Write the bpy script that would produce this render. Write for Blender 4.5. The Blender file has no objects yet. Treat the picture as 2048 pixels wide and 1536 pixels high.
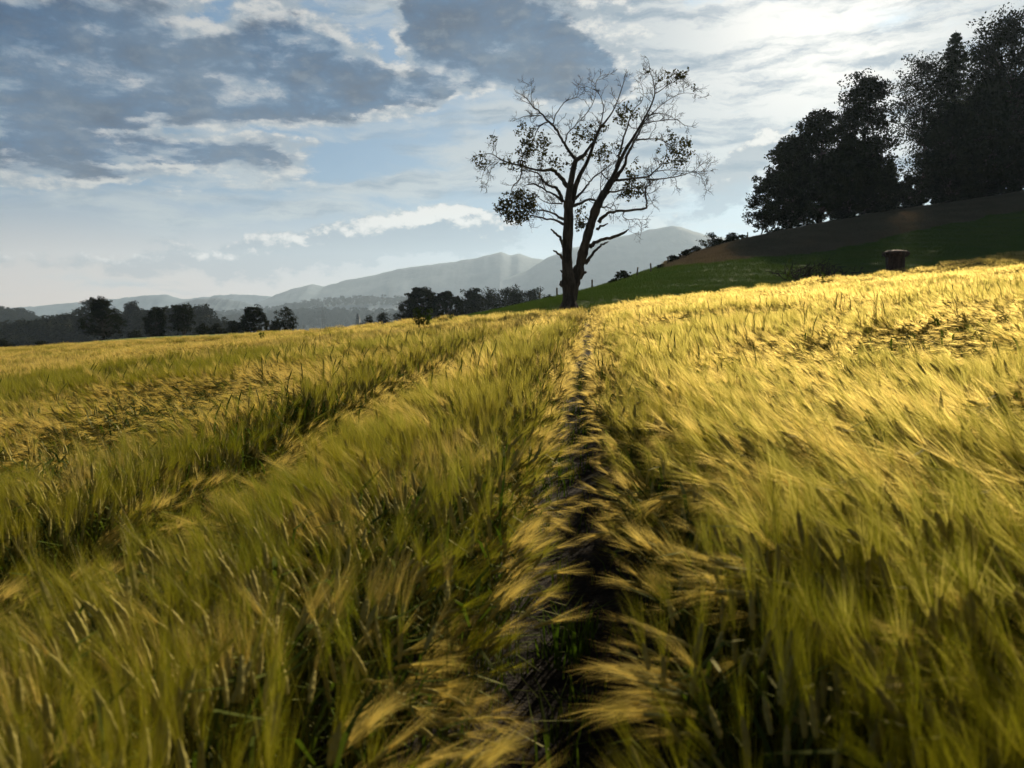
import bpy, math, random
import numpy as np
from mathutils import Vector, Matrix

random.seed(7)
rng = np.random.default_rng(7)
R = math.radians
scene = bpy.context.scene

# ------------------------------------------------------------------ camera
F_PX = 1593.0                 # focal length in photograph pixels (2048 wide): 28 mm on a 36 mm sensor
PITCH = math.atan(128 / F_PX)
CAM_Z = 1.35
cam_d = bpy.data.cameras.new('camera')
cam = bpy.data.objects.new('camera', cam_d)
scene.collection.objects.link(cam)
cam.location = (0, 0, CAM_Z)
cam.rotation_euler = (math.pi / 2 - PITCH, 0, 0)
cam_d.sensor_width = 36
cam_d.lens = 28
cam_d.clip_start = 0.05
cam_d.clip_end = 40000
cam_d.dof.use_dof = True
cam_d.dof.focus_distance = 11
cam_d.dof.aperture_fstop = 4.0
scene.camera = cam

def ray(px, py):
    """direction (y = 1) through a pixel of the 2048 x 1536 photograph"""
    r = (px - 1024) / F_PX
    u = (768 - py) / F_PX
    y = math.cos(PITCH) + u * math.sin(PITCH)
    z = -math.sin(PITCH) + u * math.cos(PITCH)
    return r / y, 1.0, z / y

def at(px, py, Y, up=0.0):
    """world point seen at a pixel, Y metres ahead"""
    x, _, z = ray(px, py)
    return np.array((x * Y, Y, CAM_Z + z * Y + up))

def azel(px, py):
    x, y, z = ray(px, py)
    return math.atan2(x, y), math.atan2(z, math.hypot(x, y))

# ------------------------------------------------------------------ render settings, exposure
scene.render.engine = 'CYCLES'
scene.view_settings.view_transform = 'Standard'
scene.view_settings.look = 'None'
scene.view_settings.exposure = 1.0
scene.view_settings.gamma = 1.0
scene.view_settings.use_curve_mapping = False
scene.cycles.max_bounces = 8
scene.cycles.diffuse_bounces = 2
scene.cycles.transmission_bounces = 5
scene.cycles.glossy_bounces = 2
scene.cycles.volume_bounces = 1
scene.cycles.sample_clamp_indirect = 6

# ------------------------------------------------------------------ sun and sky
SUN_AZ, SUN_EL = azel(1765, -300)
sun_d = bpy.data.lights.new('sun', 'SUN')
sun_d.energy = 5.0
sun_d.angle = R(0.6)
sun_d.color = (1.0, 0.85, 0.62)
sun = bpy.data.objects.new('sun', sun_d)
scene.collection.objects.link(sun)
sun_dir = Vector((math.sin(SUN_AZ) * math.cos(SUN_EL), math.cos(SUN_AZ) * math.cos(SUN_EL), math.sin(SUN_EL)))
sun.rotation_euler = sun_dir.to_track_quat('Z', 'Y').to_euler()
sun.location = (40, 100, 60)

class NT:
    """small helper for writing node expressions"""
    def __init__(s, nt):
        s.nt = nt
    def new(s, t, **k):
        n = s.nt.nodes.new(t)
        for a, b in k.items():
            setattr(n, a, b)
        return n
    def put(s, sock, v):
        if isinstance(v, bpy.types.NodeSocket):
            s.nt.links.new(v, sock)
        elif v is not None:
            if sock.type == 'RGBA' and len(v) == 3:
                v = (*v, 1)
            sock.default_value = v
    def m(s, op, a, b=None, c=None, clamp=False):
        n = s.new('ShaderNodeMath', operation=op, use_clamp=clamp)
        s.put(n.inputs[0], a)
        if b is not None: s.put(n.inputs[1], b)
        if c is not None: s.put(n.inputs[2], c)
        return n.outputs[0]
    def v(s, op, a, b=None, out=0):
        n = s.new('ShaderNodeVectorMath', operation=op)
        s.put(n.inputs[0], a)
        if b is not None:
            s.put(n.inputs['Scale'] if op == 'SCALE' else n.inputs[1], b)
        return n.outputs[out]
    def xyz(s, x, y, z=0.0):
        n = s.new('ShaderNodeCombineXYZ')
        s.put(n.inputs[0], x); s.put(n.inputs[1], y); s.put(n.inputs[2], z)
        return n.outputs[0]
    def sep(s, v):
        n = s.new('ShaderNodeSeparateXYZ'); s.put(n.inputs[0], v)
        return n.outputs
    def noise(s, vec, scale, detail=6, rough=0.55, lac=2.0, dist=0.0, out=0):
        n = s.new('ShaderNodeTexNoise')
        s.put(n.inputs['Vector'], vec)
        n.inputs['Scale'].default_value = scale
        n.inputs['Detail'].default_value = detail
        n.inputs['Roughness'].default_value = rough
        n.inputs['Lacunarity'].default_value = lac
        n.inputs['Distortion'].default_value = dist
        return n.outputs[out]
    def ss(s, x, a, b, lo=0.0, hi=1.0):
        n = s.new('ShaderNodeMapRange', interpolation_type='SMOOTHSTEP')
        s.put(n.inputs[0], x)
        n.inputs[1].default_value = a; n.inputs[2].default_value = b
        n.inputs[3].default_value = lo; n.inputs[4].default_value = hi
        return n.outputs[0]
    def mix(s, f, a, b, blend='MIX'):
        n = s.new('ShaderNodeMix', data_type='RGBA', blend_type=blend)
        s.put(n.inputs[0], f); s.put(n.inputs[6], a); s.put(n.inputs[7], b)
        return n.outputs[2]
    def ramp(s, f, stops, interp='LINEAR'):
        n = s.new('ShaderNodeValToRGB')
        e = n.color_ramp.elements
        n.color_ramp.interpolation = interp
        while len(e) < len(stops): e.new(0.5)
        for k, (p, c) in zip(e, stops):
            k.position = p; k.color = (*c, 1) if len(c) == 3 else c
        s.put(n.inputs[0], f)
        return n.outputs[0]
    def mapv(s, vec, loc=(0, 0, 0), rot=(0, 0, 0), scale=(1, 1, 1), kind='POINT'):
        n = s.new('ShaderNodeMapping', vector_type=kind)
        s.put(n.inputs[0], vec)
        n.inputs[1].default_value = loc; n.inputs[2].default_value = rot; n.inputs[3].default_value = scale
        return n.outputs[0]

def lin(r, g, b):
    f = lambda c: (c / 255 / 12.92) if c <= 10 else ((c / 255 + 0.055) / 1.055) ** 2.4
    return (f(r), f(g), f(b))

world = bpy.data.worlds.new('World')
scene.world = world
world.use_nodes = True
wt = world.node_tree
wt.nodes.clear()
W = NT(wt)
SKY_S = 0.1
SKY_K = 2 ** -1.0      # the picture is exposed a stop up
def skyc(r, g, b, k=1.0):
    return tuple(c * k * SKY_K / SKY_S for c in lin(r, g, b))

nishita = W.new('ShaderNodeTexSky', sky_type='NISHITA')
nishita.sun_disc = False
nishita.sun_elevation = SUN_EL
nishita.sun_rotation = SUN_AZ
nishita.air_density = 1.0
nishita.dust_density = 1.5
nishita.ozone_density = 2.5

D = W.new('ShaderNodeTexCoord').outputs['Generated']
D = W.v('NORMALIZE', D)
dx, dy, dz = W.sep(D)
az = W.m('ARCTAN2', dx, dy)
el = W.m('ARCSINE', dz)
AE = W.xyz(az, el)

def blob_field(coords, blobs):
    tot = None
    for (px, py, rx, ry, rot, amp) in blobs:
        a, e = azel(px, py)
        cc = coords if tot is None else W.v('ADD', coords, W.m('MULTIPLY', tot, 1e-7))   # one after the other: keeps the shader small
        q = W.mapv(cc, (a, e, 0), (0, 0, R(rot)), (rx / F_PX, ry / F_PX, 1), 'TEXTURE')
        d2 = W.v('DOT_PRODUCT', q, q, out=1)
        g = W.m('MULTIPLY', W.m('POWER', 0.3679, d2), amp)
        tot = g if tot is None else W.m('ADD', tot, g)
    return tot

# a cloud layer seen in perspective: directions projected on a plane overhead
zz = W.m('ADD', W.m('MAXIMUM', dz, -0.02), 0.13)
P = W.xyz(W.m('DIVIDE', dx, zz), W.m('DIVIDE', dy, zz))
warp = W.v('SCALE', W.v('SUBTRACT', W.noise(P, 2.2, 3, 0.5, out=1), (0.5, 0.5, 0.5)), 0.22)
PW = W.v('ADD', P, warp)
wae = W.v('SUBTRACT', W.noise(W.v('MULTIPLY', AE, (1.0, 1.9, 1)), 9.0, 6, 0.62, out=1), (0.5, 0.5, 0.5))
AEW = W.v('ADD', AE, W.v('MULTIPLY', wae, (0.11, 0.06, 0)))

# heavy clouds: where the deck is thick
heavy = [
    (380, 190, 820, 190, 2, 0.20), (1200, 50, 360, 100, -18, 0.26), (840, 215, 260, 50, 6, 0.16), (150, 215, 260, 30, -2, 0.16), (520, 300, 220, 34, 4, 0.12),
    (60, 120, 330, 62, 2, 0.62), (330, 140, 220, 50, 3, 0.55), (-150, 110, 300, 100, 0, 0.5), (140, 40, 220, 40, 6, 0.30), (540, 160, 150, 40, 0, 0.46),
    (600, 100, 100, 42, -8, 0.50), (705, 150, 95, 40, -4, 0.48), (650, 190, 150, 22, 3, 0.36),
    (890, 60, 75, 60, -10, 0.70), (1010, 85, 150, 62, -20, 0.78), (1150, 130, 150, 46, -22, 0.70), (980, 150, 140, 34, -6, 0.50), (1240, 165, 70, 24, -20, 0.35),
    (90, 275, 190, 32, -4, 0.55), (330, 312, 230, 17, -2, 0.55), (520, 305, 90, 14, 4, 0.35), (60, 340, 150, 18, 0, 0.40), (330, 345, 140, 9, 3, 0.26),
    (700, 205, 100, 12, 8, 0.30), (470, 232, 90, 9, 2, 0.18), (860, 170, 60, 22, -10, 0.30),
    (560, 266, 330, 9, 2, -0.42), (880, 262, 160, 36, 10, -0.55), (250, 222, 130, 8, 0, -0.28), (900, 205, 50, 14, 30, -0.3), (160, 312, 200, 7, -4, -0.25),
    (760, 335, 130, 60, 0, -0.5), (960, 330, 260, 80, 0, -0.5), (1000, 440, 1400, 60, 0, -0.36), (1340, 240, 120, 130, -40, -0.5),
    (1700, 210, 400, 300, 0, -0.7), (1600, 50, 170, 80, 0, -0.6), (700, 22, 70, 16, 0, -0.2), (785, 80, 22, 62, 18, -0.42),
    (1000, 570, 1400, 110, 0, -0.8), (400, 60, 55, 36, 35, -0.42), (480, 30, 50, 18, 0, -0.1), (350, 104, 30, 8, 10, -0.3)]
bias = blob_field(AEW, heavy)
bias = W.m('MAXIMUM', W.m('MINIMUM', bias, 0.62), -0.75)
n1 = W.noise(PW, 3.4, 8, 0.60)
AEB = W.v('ADD', W.v('MULTIPLY', AE, (1.0, 1.8, 1)), W.v('SCALE', warp, 0.12))
nb = W.noise(AEB, 17.0, 9, 0.66)      # billows the size of single puffs
nbu = W.noise(W.v('ADD', AEB, (0.005, 0.014, 0)), 17.0, 5, 0.60)
rim = W.ss(W.m('SUBTRACT', nb, nbu), -0.08, 0.12)
dens = W.m('ADD', W.m('ADD', W.m('MULTIPLY', W.m('SUBTRACT', n1, 0.5), 1.7), W.m('MULTIPLY', W.m('SUBTRACT', nb, 0.5), 0.95)), bias)

ga, ge = azel(1655, 5)       # the bright patch of cloud in front of the sun
SUNG = W.v('DOT_PRODUCT', D, (math.sin(ga) * math.cos(ge), math.cos(ga) * math.cos(ge), math.sin(ge)), out=1)
ang = W.m('ARCCOSINE', W.m('MINIMUM', SUNG, 0.99999))
glow1 = W.m('POWER', 0.3679, W.m('POWER', W.m('DIVIDE', ang, 0.13), 2.0))
glow2 = W.m('POWER', 0.3679, W.m('DIVIDE', ang, 0.30))

# clear sky behind the clouds
clear = W.mix(0.6, W.mix(1.0, nishita.outputs[0], (0.28, 0.33, 0.36), 'MULTIPLY'), skyc(84, 128, 166))
low = W.ss(el, 0.015, 0.17, 1.0, 0.0)
left = W.ss(az, -0.55, 0.35, 1.0, 0.0)
hazec = W.mix(left, skyc(146, 170, 190), skyc(212, 193, 180))
base = W.mix(W.m('MULTIPLY', low, 0.9), clear, hazec)

# thin streaked veil
PS = W.mapv(W.v('ADD', AE, W.v('MULTIPLY', wae, (0.10, 0.035, 0))), (0, 0, 0), (0, 0, R(-11)), (2.2, 11, 1))
ns = W.noise(PS, 2.6, 9, 0.6, dist=0.3)
veil_b = blob_field(AEW, [(1650, 40, 420, 170, 8, 0.46), (1900, 180, 420, 110, 14, 0.30), (1350, 90, 330, 90, -18, 0.42),
    (1500, 250, 380, 110, 10, 0.24), (1130, 260, 220, 90, -10, 0.22), (1230, 330, 250, 70, 0, 0.24), (1000, 330, 200, 40, 6, 0.16), (1110, 20, 160, 50, -14, 0.45), (1040, 215, 100, 40, -10, 0.2),
    (480, 235, 480, 45, 3, 0.22), (200, 310, 420, 70, 0, 0.20), (730, 22, 320, 50, -4, 0.3), (500, 390, 700, 50, 3, 0.15), (640, 400, 500, 50, 2, 0.14),
    (900, 345, 240, 18, 6, 0.15), (1520, 195, 140, 12, 8, -0.18), (1400, 170, 130, 14, 10, -0.12), (1650, 150, 260, 14, 14, -0.22), (1450, 300, 140, 18, 14, -0.15), (1640, 265, 150, 16, 10, -0.15)])
veil = W.ss(W.m('ADD', W.m('MULTIPLY', W.m('SUBTRACT', ns, 0.5), 1.7), veil_b), 0.06, 0.44)
veilc = W.mix(W.m('MINIMUM', W.m('ADD', glow1, W.m('MULTIPLY', glow2, 0.35)), 1.0), skyc(168, 177, 183), skyc(238, 234, 228))
veil_shade = W.ss(W.noise(PS, 3.4, 8, 0.6), 0.44, 0.66)
veilc = W.mix(W.m('MULTIPLY', veil_shade, 0.85), veilc, skyc(98, 124, 148))
c = W.mix(W.m('MULTIPLY', veil, 0.94), base, veilc)

# low heaped clouds near the horizon
heaps = [(790, 450, 110, 36, 8, 0.62), (700, 492, 210, 42, 6, 0.56), (560, 515, 150, 34, 10, 0.46), (880, 440, 70, 28, 0, 0.45),
         (340, 500, 80, 34, 4, 0.42), (190, 525, 100, 22, 0, 0.36), (900, 480, 150, 40, 0, 0.25), (1000, 470, 100, 40, 10, 0.28),
         (1470, 320, 85, 40, 35, 0.52), (1500, 280, 45, 26, 30, 0.45), (1460, 370, 70, 34, 20, 0.42), (1560, 270, 40, 20, 20, 0.3), (1390, 430, 120, 22, 4, 0.3), (10, 520, 40, 22, 0, 0.3)]
hb = blob_field(AEW, heaps)
nh = W.noise(W.v('MULTIPLY', AE, (1, 1.35, 1)), 24.0, 9, 0.62)
hd = W.m('ADD', W.m('MULTIPLY', W.m('SUBTRACT', nh, 0.5), 1.0), W.m('SUBTRACT', hb, 0.26))
h_a = W.ss(hd, -0.03, 0.16)
hbu = blob_field(W.v('ADD', AEW, (0.003, 0.008, 0)), heaps)
nhu = W.noise(W.v('ADD', W.v('MULTIPLY', AE, (1, 1.35, 1)), (0.003, 0.0108, 0)), 24.0, 5, 0.56)
hdu = W.m('ADD', W.m('SUBTRACT', nhu, 0.5), W.m('SUBTRACT', hbu, 0.26))
hrim = W.ss(W.m('SUBTRACT', hd, hdu), 0.06, 0.30)
hcol = W.mix(hrim, skyc(92, 114, 136), skyc(226, 222, 216))
hcol = W.mix(W.m('MULTIPLY', low, 0.2), hcol, hazec)
c = W.mix(W.m('MULTIPLY', W.m('MULTIPLY', h_a, W.ss(hrim, -0.1, 0.5, 0.6, 1.0)), 0.9), c, hcol)

# heavy clouds on top
soft = W.noise(PW, 1.7, 3, 0.5)
h_alpha = W.ss(dens, -0.06, 0.20)
h_core = W.ss(W.m('SUBTRACT', dens, W.m('MULTIPLY', W.m('SUBTRACT', soft, 0.45), 0.6)), 0.22, 0.56)
inner = W.m('ADD', W.m('MULTIPLY', n1, 0.55), W.m('MULTIPLY', nb, 0.45))
core = W.ramp(inner, [(0.38, lin(160, 172, 184)), (0.5, lin(98, 121, 143)), (0.60, lin(52, 78, 106))])
core = W.mix(1.0, core, (0.4, 1.7, 3.1), 'MULTIPLY')
big = W.noise(AEW, 6.0, 5, 0.55)
core = W.mix(W.m('MULTIPLY', W.ss(big, 0.44, 0.70), 0.40), core, skyc(104, 124, 144))
core = W.mix(W.m('MULTIPLY', W.m('MULTIPLY', rim, W.ss(nb, 0.45, 0.65)), 0.35), core, skyc(134, 148, 160))
fringe = W.mix(W.m('MINIMUM', W.m('MULTIPLY', glow2, 1.0), 1.0), skyc(192, 192, 190), skyc(240, 236, 230))
fringe = W.mix(W.m('MULTIPLY', W.m('SUBTRACT', 1.0, rim), 0.75), fringe, skyc(112, 134, 154))
k_core = W.m('MULTIPLY', h_core, W.m('SUBTRACT', 1.0, W.m('MULTIPLY', rim, W.ss(dens, 0.55, 0.15))))
ccol = W.mix(k_core, fringe, core)
c = W.mix(W.m('MULTIPLY', h_alpha, 0.94), c, ccol)

# brightening around the veiled sun
c = W.mix(1.0, c, W.mix(glow1, (0, 0, 0), skyc(100, 97, 90, 1.0)), 'ADD')
# overhead and behind, the unseen sky is darkened to cut ambient light
far = W.m('MAXIMUM', W.ss(el, 0.42, 0.75), W.ss(W.m('ABSOLUTE', az), 0.85, 1.5))
c = W.mix(W.m('MULTIPLY', far, 0.9), c, skyc(44, 62, 86))
# below the horizon
c = W.mix(W.ss(el, -0.06, -0.01, 1.0, 0.0), c, hazec)
bg = W.new('ShaderNodeBackground')
W.put(bg.inputs[0], c)
bg.inputs[1].default_value = SKY_S
W.nt.links.new(bg.outputs[0], W.new('ShaderNodeOutputWorld').inputs[0])
world.cycles.sampling_method = 'MANUAL'
world.cycles.sample_map_resolution = 512

# ------------------------------------------------------------------ helpers: objects, tags, meshes
def link(o, parent=None):
    scene.collection.objects.link(o)
    if parent is not None:
        o.parent = parent
    return o

def tag(o, label=None, cat=None, group=None, kind=None):
    if label: o['label'] = label
    if cat: o['category'] = cat
    if group: o['group'] = group
    if kind: o['kind'] = kind
    return o

def thing(name, loc, label, cat, group=None):
    o = bpy.data.objects.new(name, None)
    o.empty_display_size = 0.3
    o.location = loc
    link(o)
    return tag(o, label, cat, group)

class Geo:
    """collects triangles / quads and turns them into one mesh"""
    def __init__(s):
        s.V = []; s.F = []; s.n = 0
    def add(s, v, f, mat=0):
        v = np.asarray(v, dtype=np.float32).reshape(-1, 3)
        f = np.asarray(f, dtype=np.int32)
        s.V.append(v); s.F.append((f + s.n, mat)); s.n += len(v)
    def mesh(s, name, mats, smooth=False):
        me = bpy.data.meshes.new(name)
        V = np.concatenate(s.V) if s.V else np.zeros((0, 3), np.float32)
        me.vertices.add(len(V)); me.vertices.foreach_set('co', V.ravel())
        loops = np.concatenate([f.ravel() for f, _ in s.F])
        sizes = np.concatenate([np.full(len(f), f.shape[1], np.int32) for f, _ in s.F])
        mi = np.concatenate([np.full(len(f), m, np.int32) for f, m in s.F])
        me.loops.add(len(loops)); me.loops.foreach_set('vertex_index', loops)
        me.polygons.add(len(sizes))
        st = np.zeros(len(sizes), np.int32); st[1:] = np.cumsum(sizes)[:-1]
        me.polygons.foreach_set('loop_start', st)
        me.polygons.foreach_set('material_index', mi)
        me.polygons.foreach_set('use_smooth', np.full(len(sizes), smooth, bool))
        for m in mats: me.materials.append(m)
        me.update(calc_edges=True); me.validate()
        return me
    def build(s, name, mats, parent=None, smooth=False):
        if not isinstance(mats, (list, tuple)): mats = [mats]
        return link(bpy.data.objects.new(name, s.mesh(name, mats, smooth)), parent)
    def tube(s, pts, rad, sides=6, mat=0, cap=True):
        pts = np.asarray(pts, float); n = len(pts)
        rad = np.asarray(rad, float) * np.ones(n)
        t = np.gradient(pts, axis=0); t /= np.linalg.norm(t, axis=1, keepdims=True) + 1e-9
        u = np.cross(t[0], (0.3, 0.9, 0.2)); u /= np.linalg.norm(u) + 1e-9
        V = []
        a = np.arange(sides) * 2 * math.pi / sides
        for i in range(n):
            u = u - t[i] * np.dot(u, t[i]); u /= np.linalg.norm(u) + 1e-9
            w = np.cross(t[i], u)
            V.append(pts[i] + rad[i] * (np.cos(a)[:, None] * u + np.sin(a)[:, None] * w))
        V = np.concatenate(V)
        F = []
        for i in range(n - 1):
            for k in range(sides):
                F.append((i * sides + k, i * sides + (k + 1) % sides, (i + 1) * sides + (k + 1) % sides, (i + 1) * sides + k))
        s.add(V, F, mat)
        if cap:
            c = np.vstack([V[-sides:], pts[-1] + t[-1] * rad[-1] * 0.6])
            s.add(c, [(k, (k + 1) % sides, sides) for k in range(sides)], mat)
    def leaves(s, C, size, mat=0, r=None, up=0.0, long=1.7):
        """one small pointed leaf (a folded rhombus) at each centre"""
        r = r or rng
        C = np.asarray(C, float); n = len(C)
        if n == 0: return
        d = r.normal(size=(n, 3)); d[:, 2] -= up; d /= np.linalg.norm(d, axis=1, keepdims=True)
        e = np.cross(d, r.normal(size=(n, 3))); e /= np.linalg.norm(e, axis=1, keepdims=True) + 1e-9
        nn = np.cross(d, e)
        L = (size * r.uniform(0.6, 1.3, n))[:, None]
        a = C - d * L * 0.5; b = C + d * L * 0.5
        m1 = C + e * L / long * 0.5 + nn * L * 0.08; m2 = C - e * L / long * 0.5 + nn * L * 0.08
        V = np.stack([a, m1, b, m2], 1).reshape(-1, 3)
        s.add(V, np.arange(n * 4).reshape(-1, 4), mat)

def vnoise(x, y, seed=0):
    """smooth value noise, 0..1, vectorised"""
    x = np.asarray(x, float); y = np.asarray(y, float)
    xi = np.floor(x).astype(np.int64); yi = np.floor(y).astype(np.int64)
    fx = x - xi; fy = y - yi
    fx = fx * fx * (3 - 2 * fx); fy = fy * fy * (3 - 2 * fy)
    def h(a, b):
        k = (a * 374761393 + b * 668265263 + seed * 974634541) & 0xffffffff
        k = ((k ^ (k >> 13)) * 1274126177) & 0xffffffff
        return ((k ^ (k >> 16)) & 0xffff) / 65535.0
    return (h(xi, yi) * (1 - fx) + h(xi + 1, yi) * fx) * (1 - fy) + (h(xi, yi + 1) * (1 - fx) + h(xi + 1, yi + 1) * fx) * fy

def fbm(x, y, seed=0, oct=4):
    t = 0; a = 0.5; s = 0
    for k in range(oct):
        t = t + a * vnoise(x * 2 ** k, y * 2 ** k, seed + k); s += a; a *= 0.5
    return t / s

# ------------------------------------------------------------------ materials
def material(name):
    m = bpy.data.materials.new(name); m.use_nodes = True
    m.node_tree.nodes.clear()
    return m, NT(m.node_tree)

def finish(N, shader, disp=None):
    o = N.new('ShaderNodeOutputMaterial')
    N.nt.links.new(shader, o.inputs[0])

def bump(N, h, strength=0.5, dist=0.05):
    b = N.new('ShaderNodeBump'); b.inputs['Strength'].default_value = strength; b.inputs['Distance'].default_value = dist
    N.put(b.inputs['Height'], h)
    return b.outputs[0]

def principled(N, col, rough=0.8, normal=None, spec=0.3):
    p = N.new('ShaderNodeBsdfPrincipled')
    N.put(p.inputs['Base Color'], col)
    N.put(p.inputs['Roughness'], rough)
    p.inputs['Specular IOR Level'].default_value = spec
    if normal is not None: N.nt.links.new(normal, p.inputs['Normal'])
    return p.outputs[0]

def leafy(name, c1, c2, trans, k_trans=0.4, gloss=0.05, scale=0.8, rough=0.45, by_random=False, forward=0.0):
    """thin plant tissue: reflects, lets light through, shines a little"""
    m, N = material(name)
    pos = N.new('ShaderNodeNewGeometry').outputs['Position']
    f = N.ss(N.noise(pos, scale, 4, 0.6), 0.35, 0.65)
    if by_random:
        oi = N.new('ShaderNodeObjectInfo').outputs['Random']
        f = N.m('ADD', N.m('MULTIPLY', f, 0.6), N.m('MULTIPLY', oi, 0.4))
    c = N.mix(f, c1, c2)
    df = N.new('ShaderNodeBsdfDiffuse'); N.put(df.inputs[0], c)
    tr = N.new('ShaderNodeBsdfTranslucent'); N.put(tr.inputs[0], N.mix(1.0, c, trans, 'MULTIPLY'))
    mx = N.new('ShaderNodeMixShader'); mx.inputs[0].default_value = k_trans
    N.nt.links.new(df.outputs[0], mx.inputs[1]); N.nt.links.new(tr.outputs[0], mx.inputs[2])
    if forward:      # fine hairs throw light on mostly ahead: brightest when seen against the sun
        rf = N.new('ShaderNodeBsdfRefraction'); N.put(rf.inputs[0], N.mix(0.5, N.mix(1.0, c, trans, 'MULTIPLY'), (1.0, 0.80, 0.30)))
        rf.inputs['Roughness'].default_value = 0.9; rf.inputs['IOR'].default_value = 1.75
        m3 = N.new('ShaderNodeMixShader'); m3.inputs[0].default_value = forward
        N.nt.links.new(mx.outputs[0], m3.inputs[1]); N.nt.links.new(rf.outputs[0], m3.inputs[2]); mx = m3
    gl = N.new('ShaderNodeBsdfGlossy'); gl.inputs['Roughness'].default_value = rough; gl.inputs[0].default_value = (0.9, 0.78, 0.5, 1)
    m2 = N.new('ShaderNodeMixShader'); m2.inputs[0].default_value = gloss
    N.nt.links.new(mx.outputs[0], m2.inputs[1]); N.nt.links.new(gl.outputs[0], m2.inputs[2])
    finish(N, m2.outputs[0])
    return m

def bark(name, c1, c2, scale=6, stretch=0.25):
    m, N = material(name)
    pos = N.v('MULTIPLY', N.new('ShaderNodeNewGeometry').outputs['Position'], (1, 1, stretch))
    n = N.noise(pos, scale, 7, 0.65)
    finish(N, principled(N, N.mix(N.ss(n, 0.35, 0.68), c1, c2), 0.9, bump(N, n, 0.9, 0.06), 0.2))
    return m

M = {}
M['awn'] = leafy('barley_awn', (0.70, 0.55, 0.19), (0.58, 0.48, 0.12), (1.0, 0.96, 0.80), 0.58, 0.014, 0.5, 0.4, True, 0.40)
M['ear'] = leafy('barley_ear', (0.30, 0.27, 0.075), (0.38, 0.32, 0.11), (1.0, 1.0, 0.7), 0.25, 0.003, 0.5, 0.4, True)
M['stem'] = leafy('barley_stem', (0.11, 0.12, 0.015), (0.17, 0.15, 0.024), (1.0, 1.0, 0.6), 0.3, 0.015, 0.6, 0.4, True)
M['blade'] = leafy('barley_leaf', (0.030, 0.058, 0.009), (0.065, 0.085, 0.014), (1.0, 1.1, 0.5), 0.35, 0.012, 0.7, 0.5, True)
M['green_awn'] = leafy('green_barley_awn', (0.29, 0.265, 0.017), (0.18, 0.205, 0.013), (1.0, 1.0, 0.6), 0.5, 0.012, 0.5, 0.4, True, 0.4)
M['grass'] = leafy('slope_grass', (0.12, 0.20, 0.036), (0.17, 0.235, 0.05), (1.0, 1.0, 0.5), 0.02, 0.002, 0.25, 0.5, True)
M['dry'] = leafy('dry_grass', (0.22, 0.185, 0.115), (0.32, 0.26, 0.165), (1.0, 0.9, 0.8), 0.2, 0.005, 0.3, 0.5, True)
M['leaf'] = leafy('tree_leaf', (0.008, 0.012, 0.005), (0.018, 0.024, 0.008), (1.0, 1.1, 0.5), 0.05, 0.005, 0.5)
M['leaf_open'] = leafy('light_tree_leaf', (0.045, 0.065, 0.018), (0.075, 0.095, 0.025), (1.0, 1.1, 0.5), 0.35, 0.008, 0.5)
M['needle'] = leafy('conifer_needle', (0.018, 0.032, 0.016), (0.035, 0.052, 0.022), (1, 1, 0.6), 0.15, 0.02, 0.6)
M['main_leaf'] = leafy('old_tree_leaf', (0.030, 0.034, 0.012), (0.055, 0.050, 0.015), (1.0, 1.0, 0.45), 0.18, 0.015, 1.5)
M['bark'] = bark('grey_bark', (0.045, 0.036, 0.028), (0.13, 0.105, 0.08))
M['dark_bark'] = bark('dark_bark', (0.03, 0.024, 0.02), (0.075, 0.06, 0.045), 3)
M['stump'] = bark('rotten_wood', (0.030, 0.018, 0.014), (0.095, 0.058, 0.045), 5, 0.3)
M['post'] = bark('weathered_post', (0.08, 0.065, 0.05), (0.17, 0.14, 0.11), 9, 0.1)

# ------------------------------------------------------------------ the land: a surface through measured points
EDGE = [(-500, 728, 60), (0, 694, 58), (320, 672, 56), (640, 651, 53), (860, 629, 48), (1000, 619, 42), (1085, 614, 37), (1140, 611, 33),
        (1215, 601, 33.5), (1500, 567, 41), (1790, 536, 49), (2048, 497, 55), (2500, 430, 64)]       # far edge of the barley, at its tops
SKYL = [(1100, 601, 60), (1157, 588, 62), (1218, 573, 65), (1273, 555.5, 68), (1304, 547, 70), (1341, 533, 73), (1410, 504, 77), (1458, 490, 80), (1526, 475, 84),
        (1608, 458, 89), (1697, 441, 93), (1782, 427, 97), (1850, 419, 100), (2048, 388, 106), (2350, 340, 114)]
B_H = 0.84
ctrl = []
for Y in (-8, 0, 7, 14, 21, 27):
    for k in (-1, -0.5, 0, 0.5, 1):
        x = k * (7 + 0.55 * max(Y, 0)) + 0.098 * Y
        ctrl.append((x, Y, 0.028 * Y + (0.098 if x > 0 else 0.086) * x))
for px, py, Y in EDGE:
    ctrl.append(tuple(at(px, py, Y, -B_H)))
for px, py, Y in SKYL:
    p = at(px, py, Y); ctrl.append(tuple(p))
    q = at(px, py, Y + 32); ctrl.append((q[0], q[1], p[2] - 0.6))
for px, py, Y in ((-300, 735, 145), (60, 705, 140), (205, 683, 140), (362, 676, 150), (508, 668, 130), (575, 664, 125), (700, 680, 140), (850, 646, 160), (1020, 622, 172),
                  (60, 725, 90), (320, 700, 88), (640, 676, 85), (860, 645, 85), (1000, 631, 70),
                  (1300, 566, 52), (1600, 515, 62), (1800, 480, 70), (2048, 440, 78), (1500, 520, 60), (1250, 583, 48), (1160, 600, 44)):
    ctrl.append(tuple(at(px, py, Y)))
ctrl += [(-300, 60, -26), (-220, 260, -30), (0, 330, -28), (150, 330, -2), (260, 260, 22), (300, 100, 27), (300, -60, 20), (150, -160, 6), (-100, -160, -9), (-300, -100, -24), (-120, 230, -24), (60, 240, -8)]
ctrl = np.array(ctrl)
def _phi(d2):
    return 0.5 * d2 * np.log(d2 + 1e-9)
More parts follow.
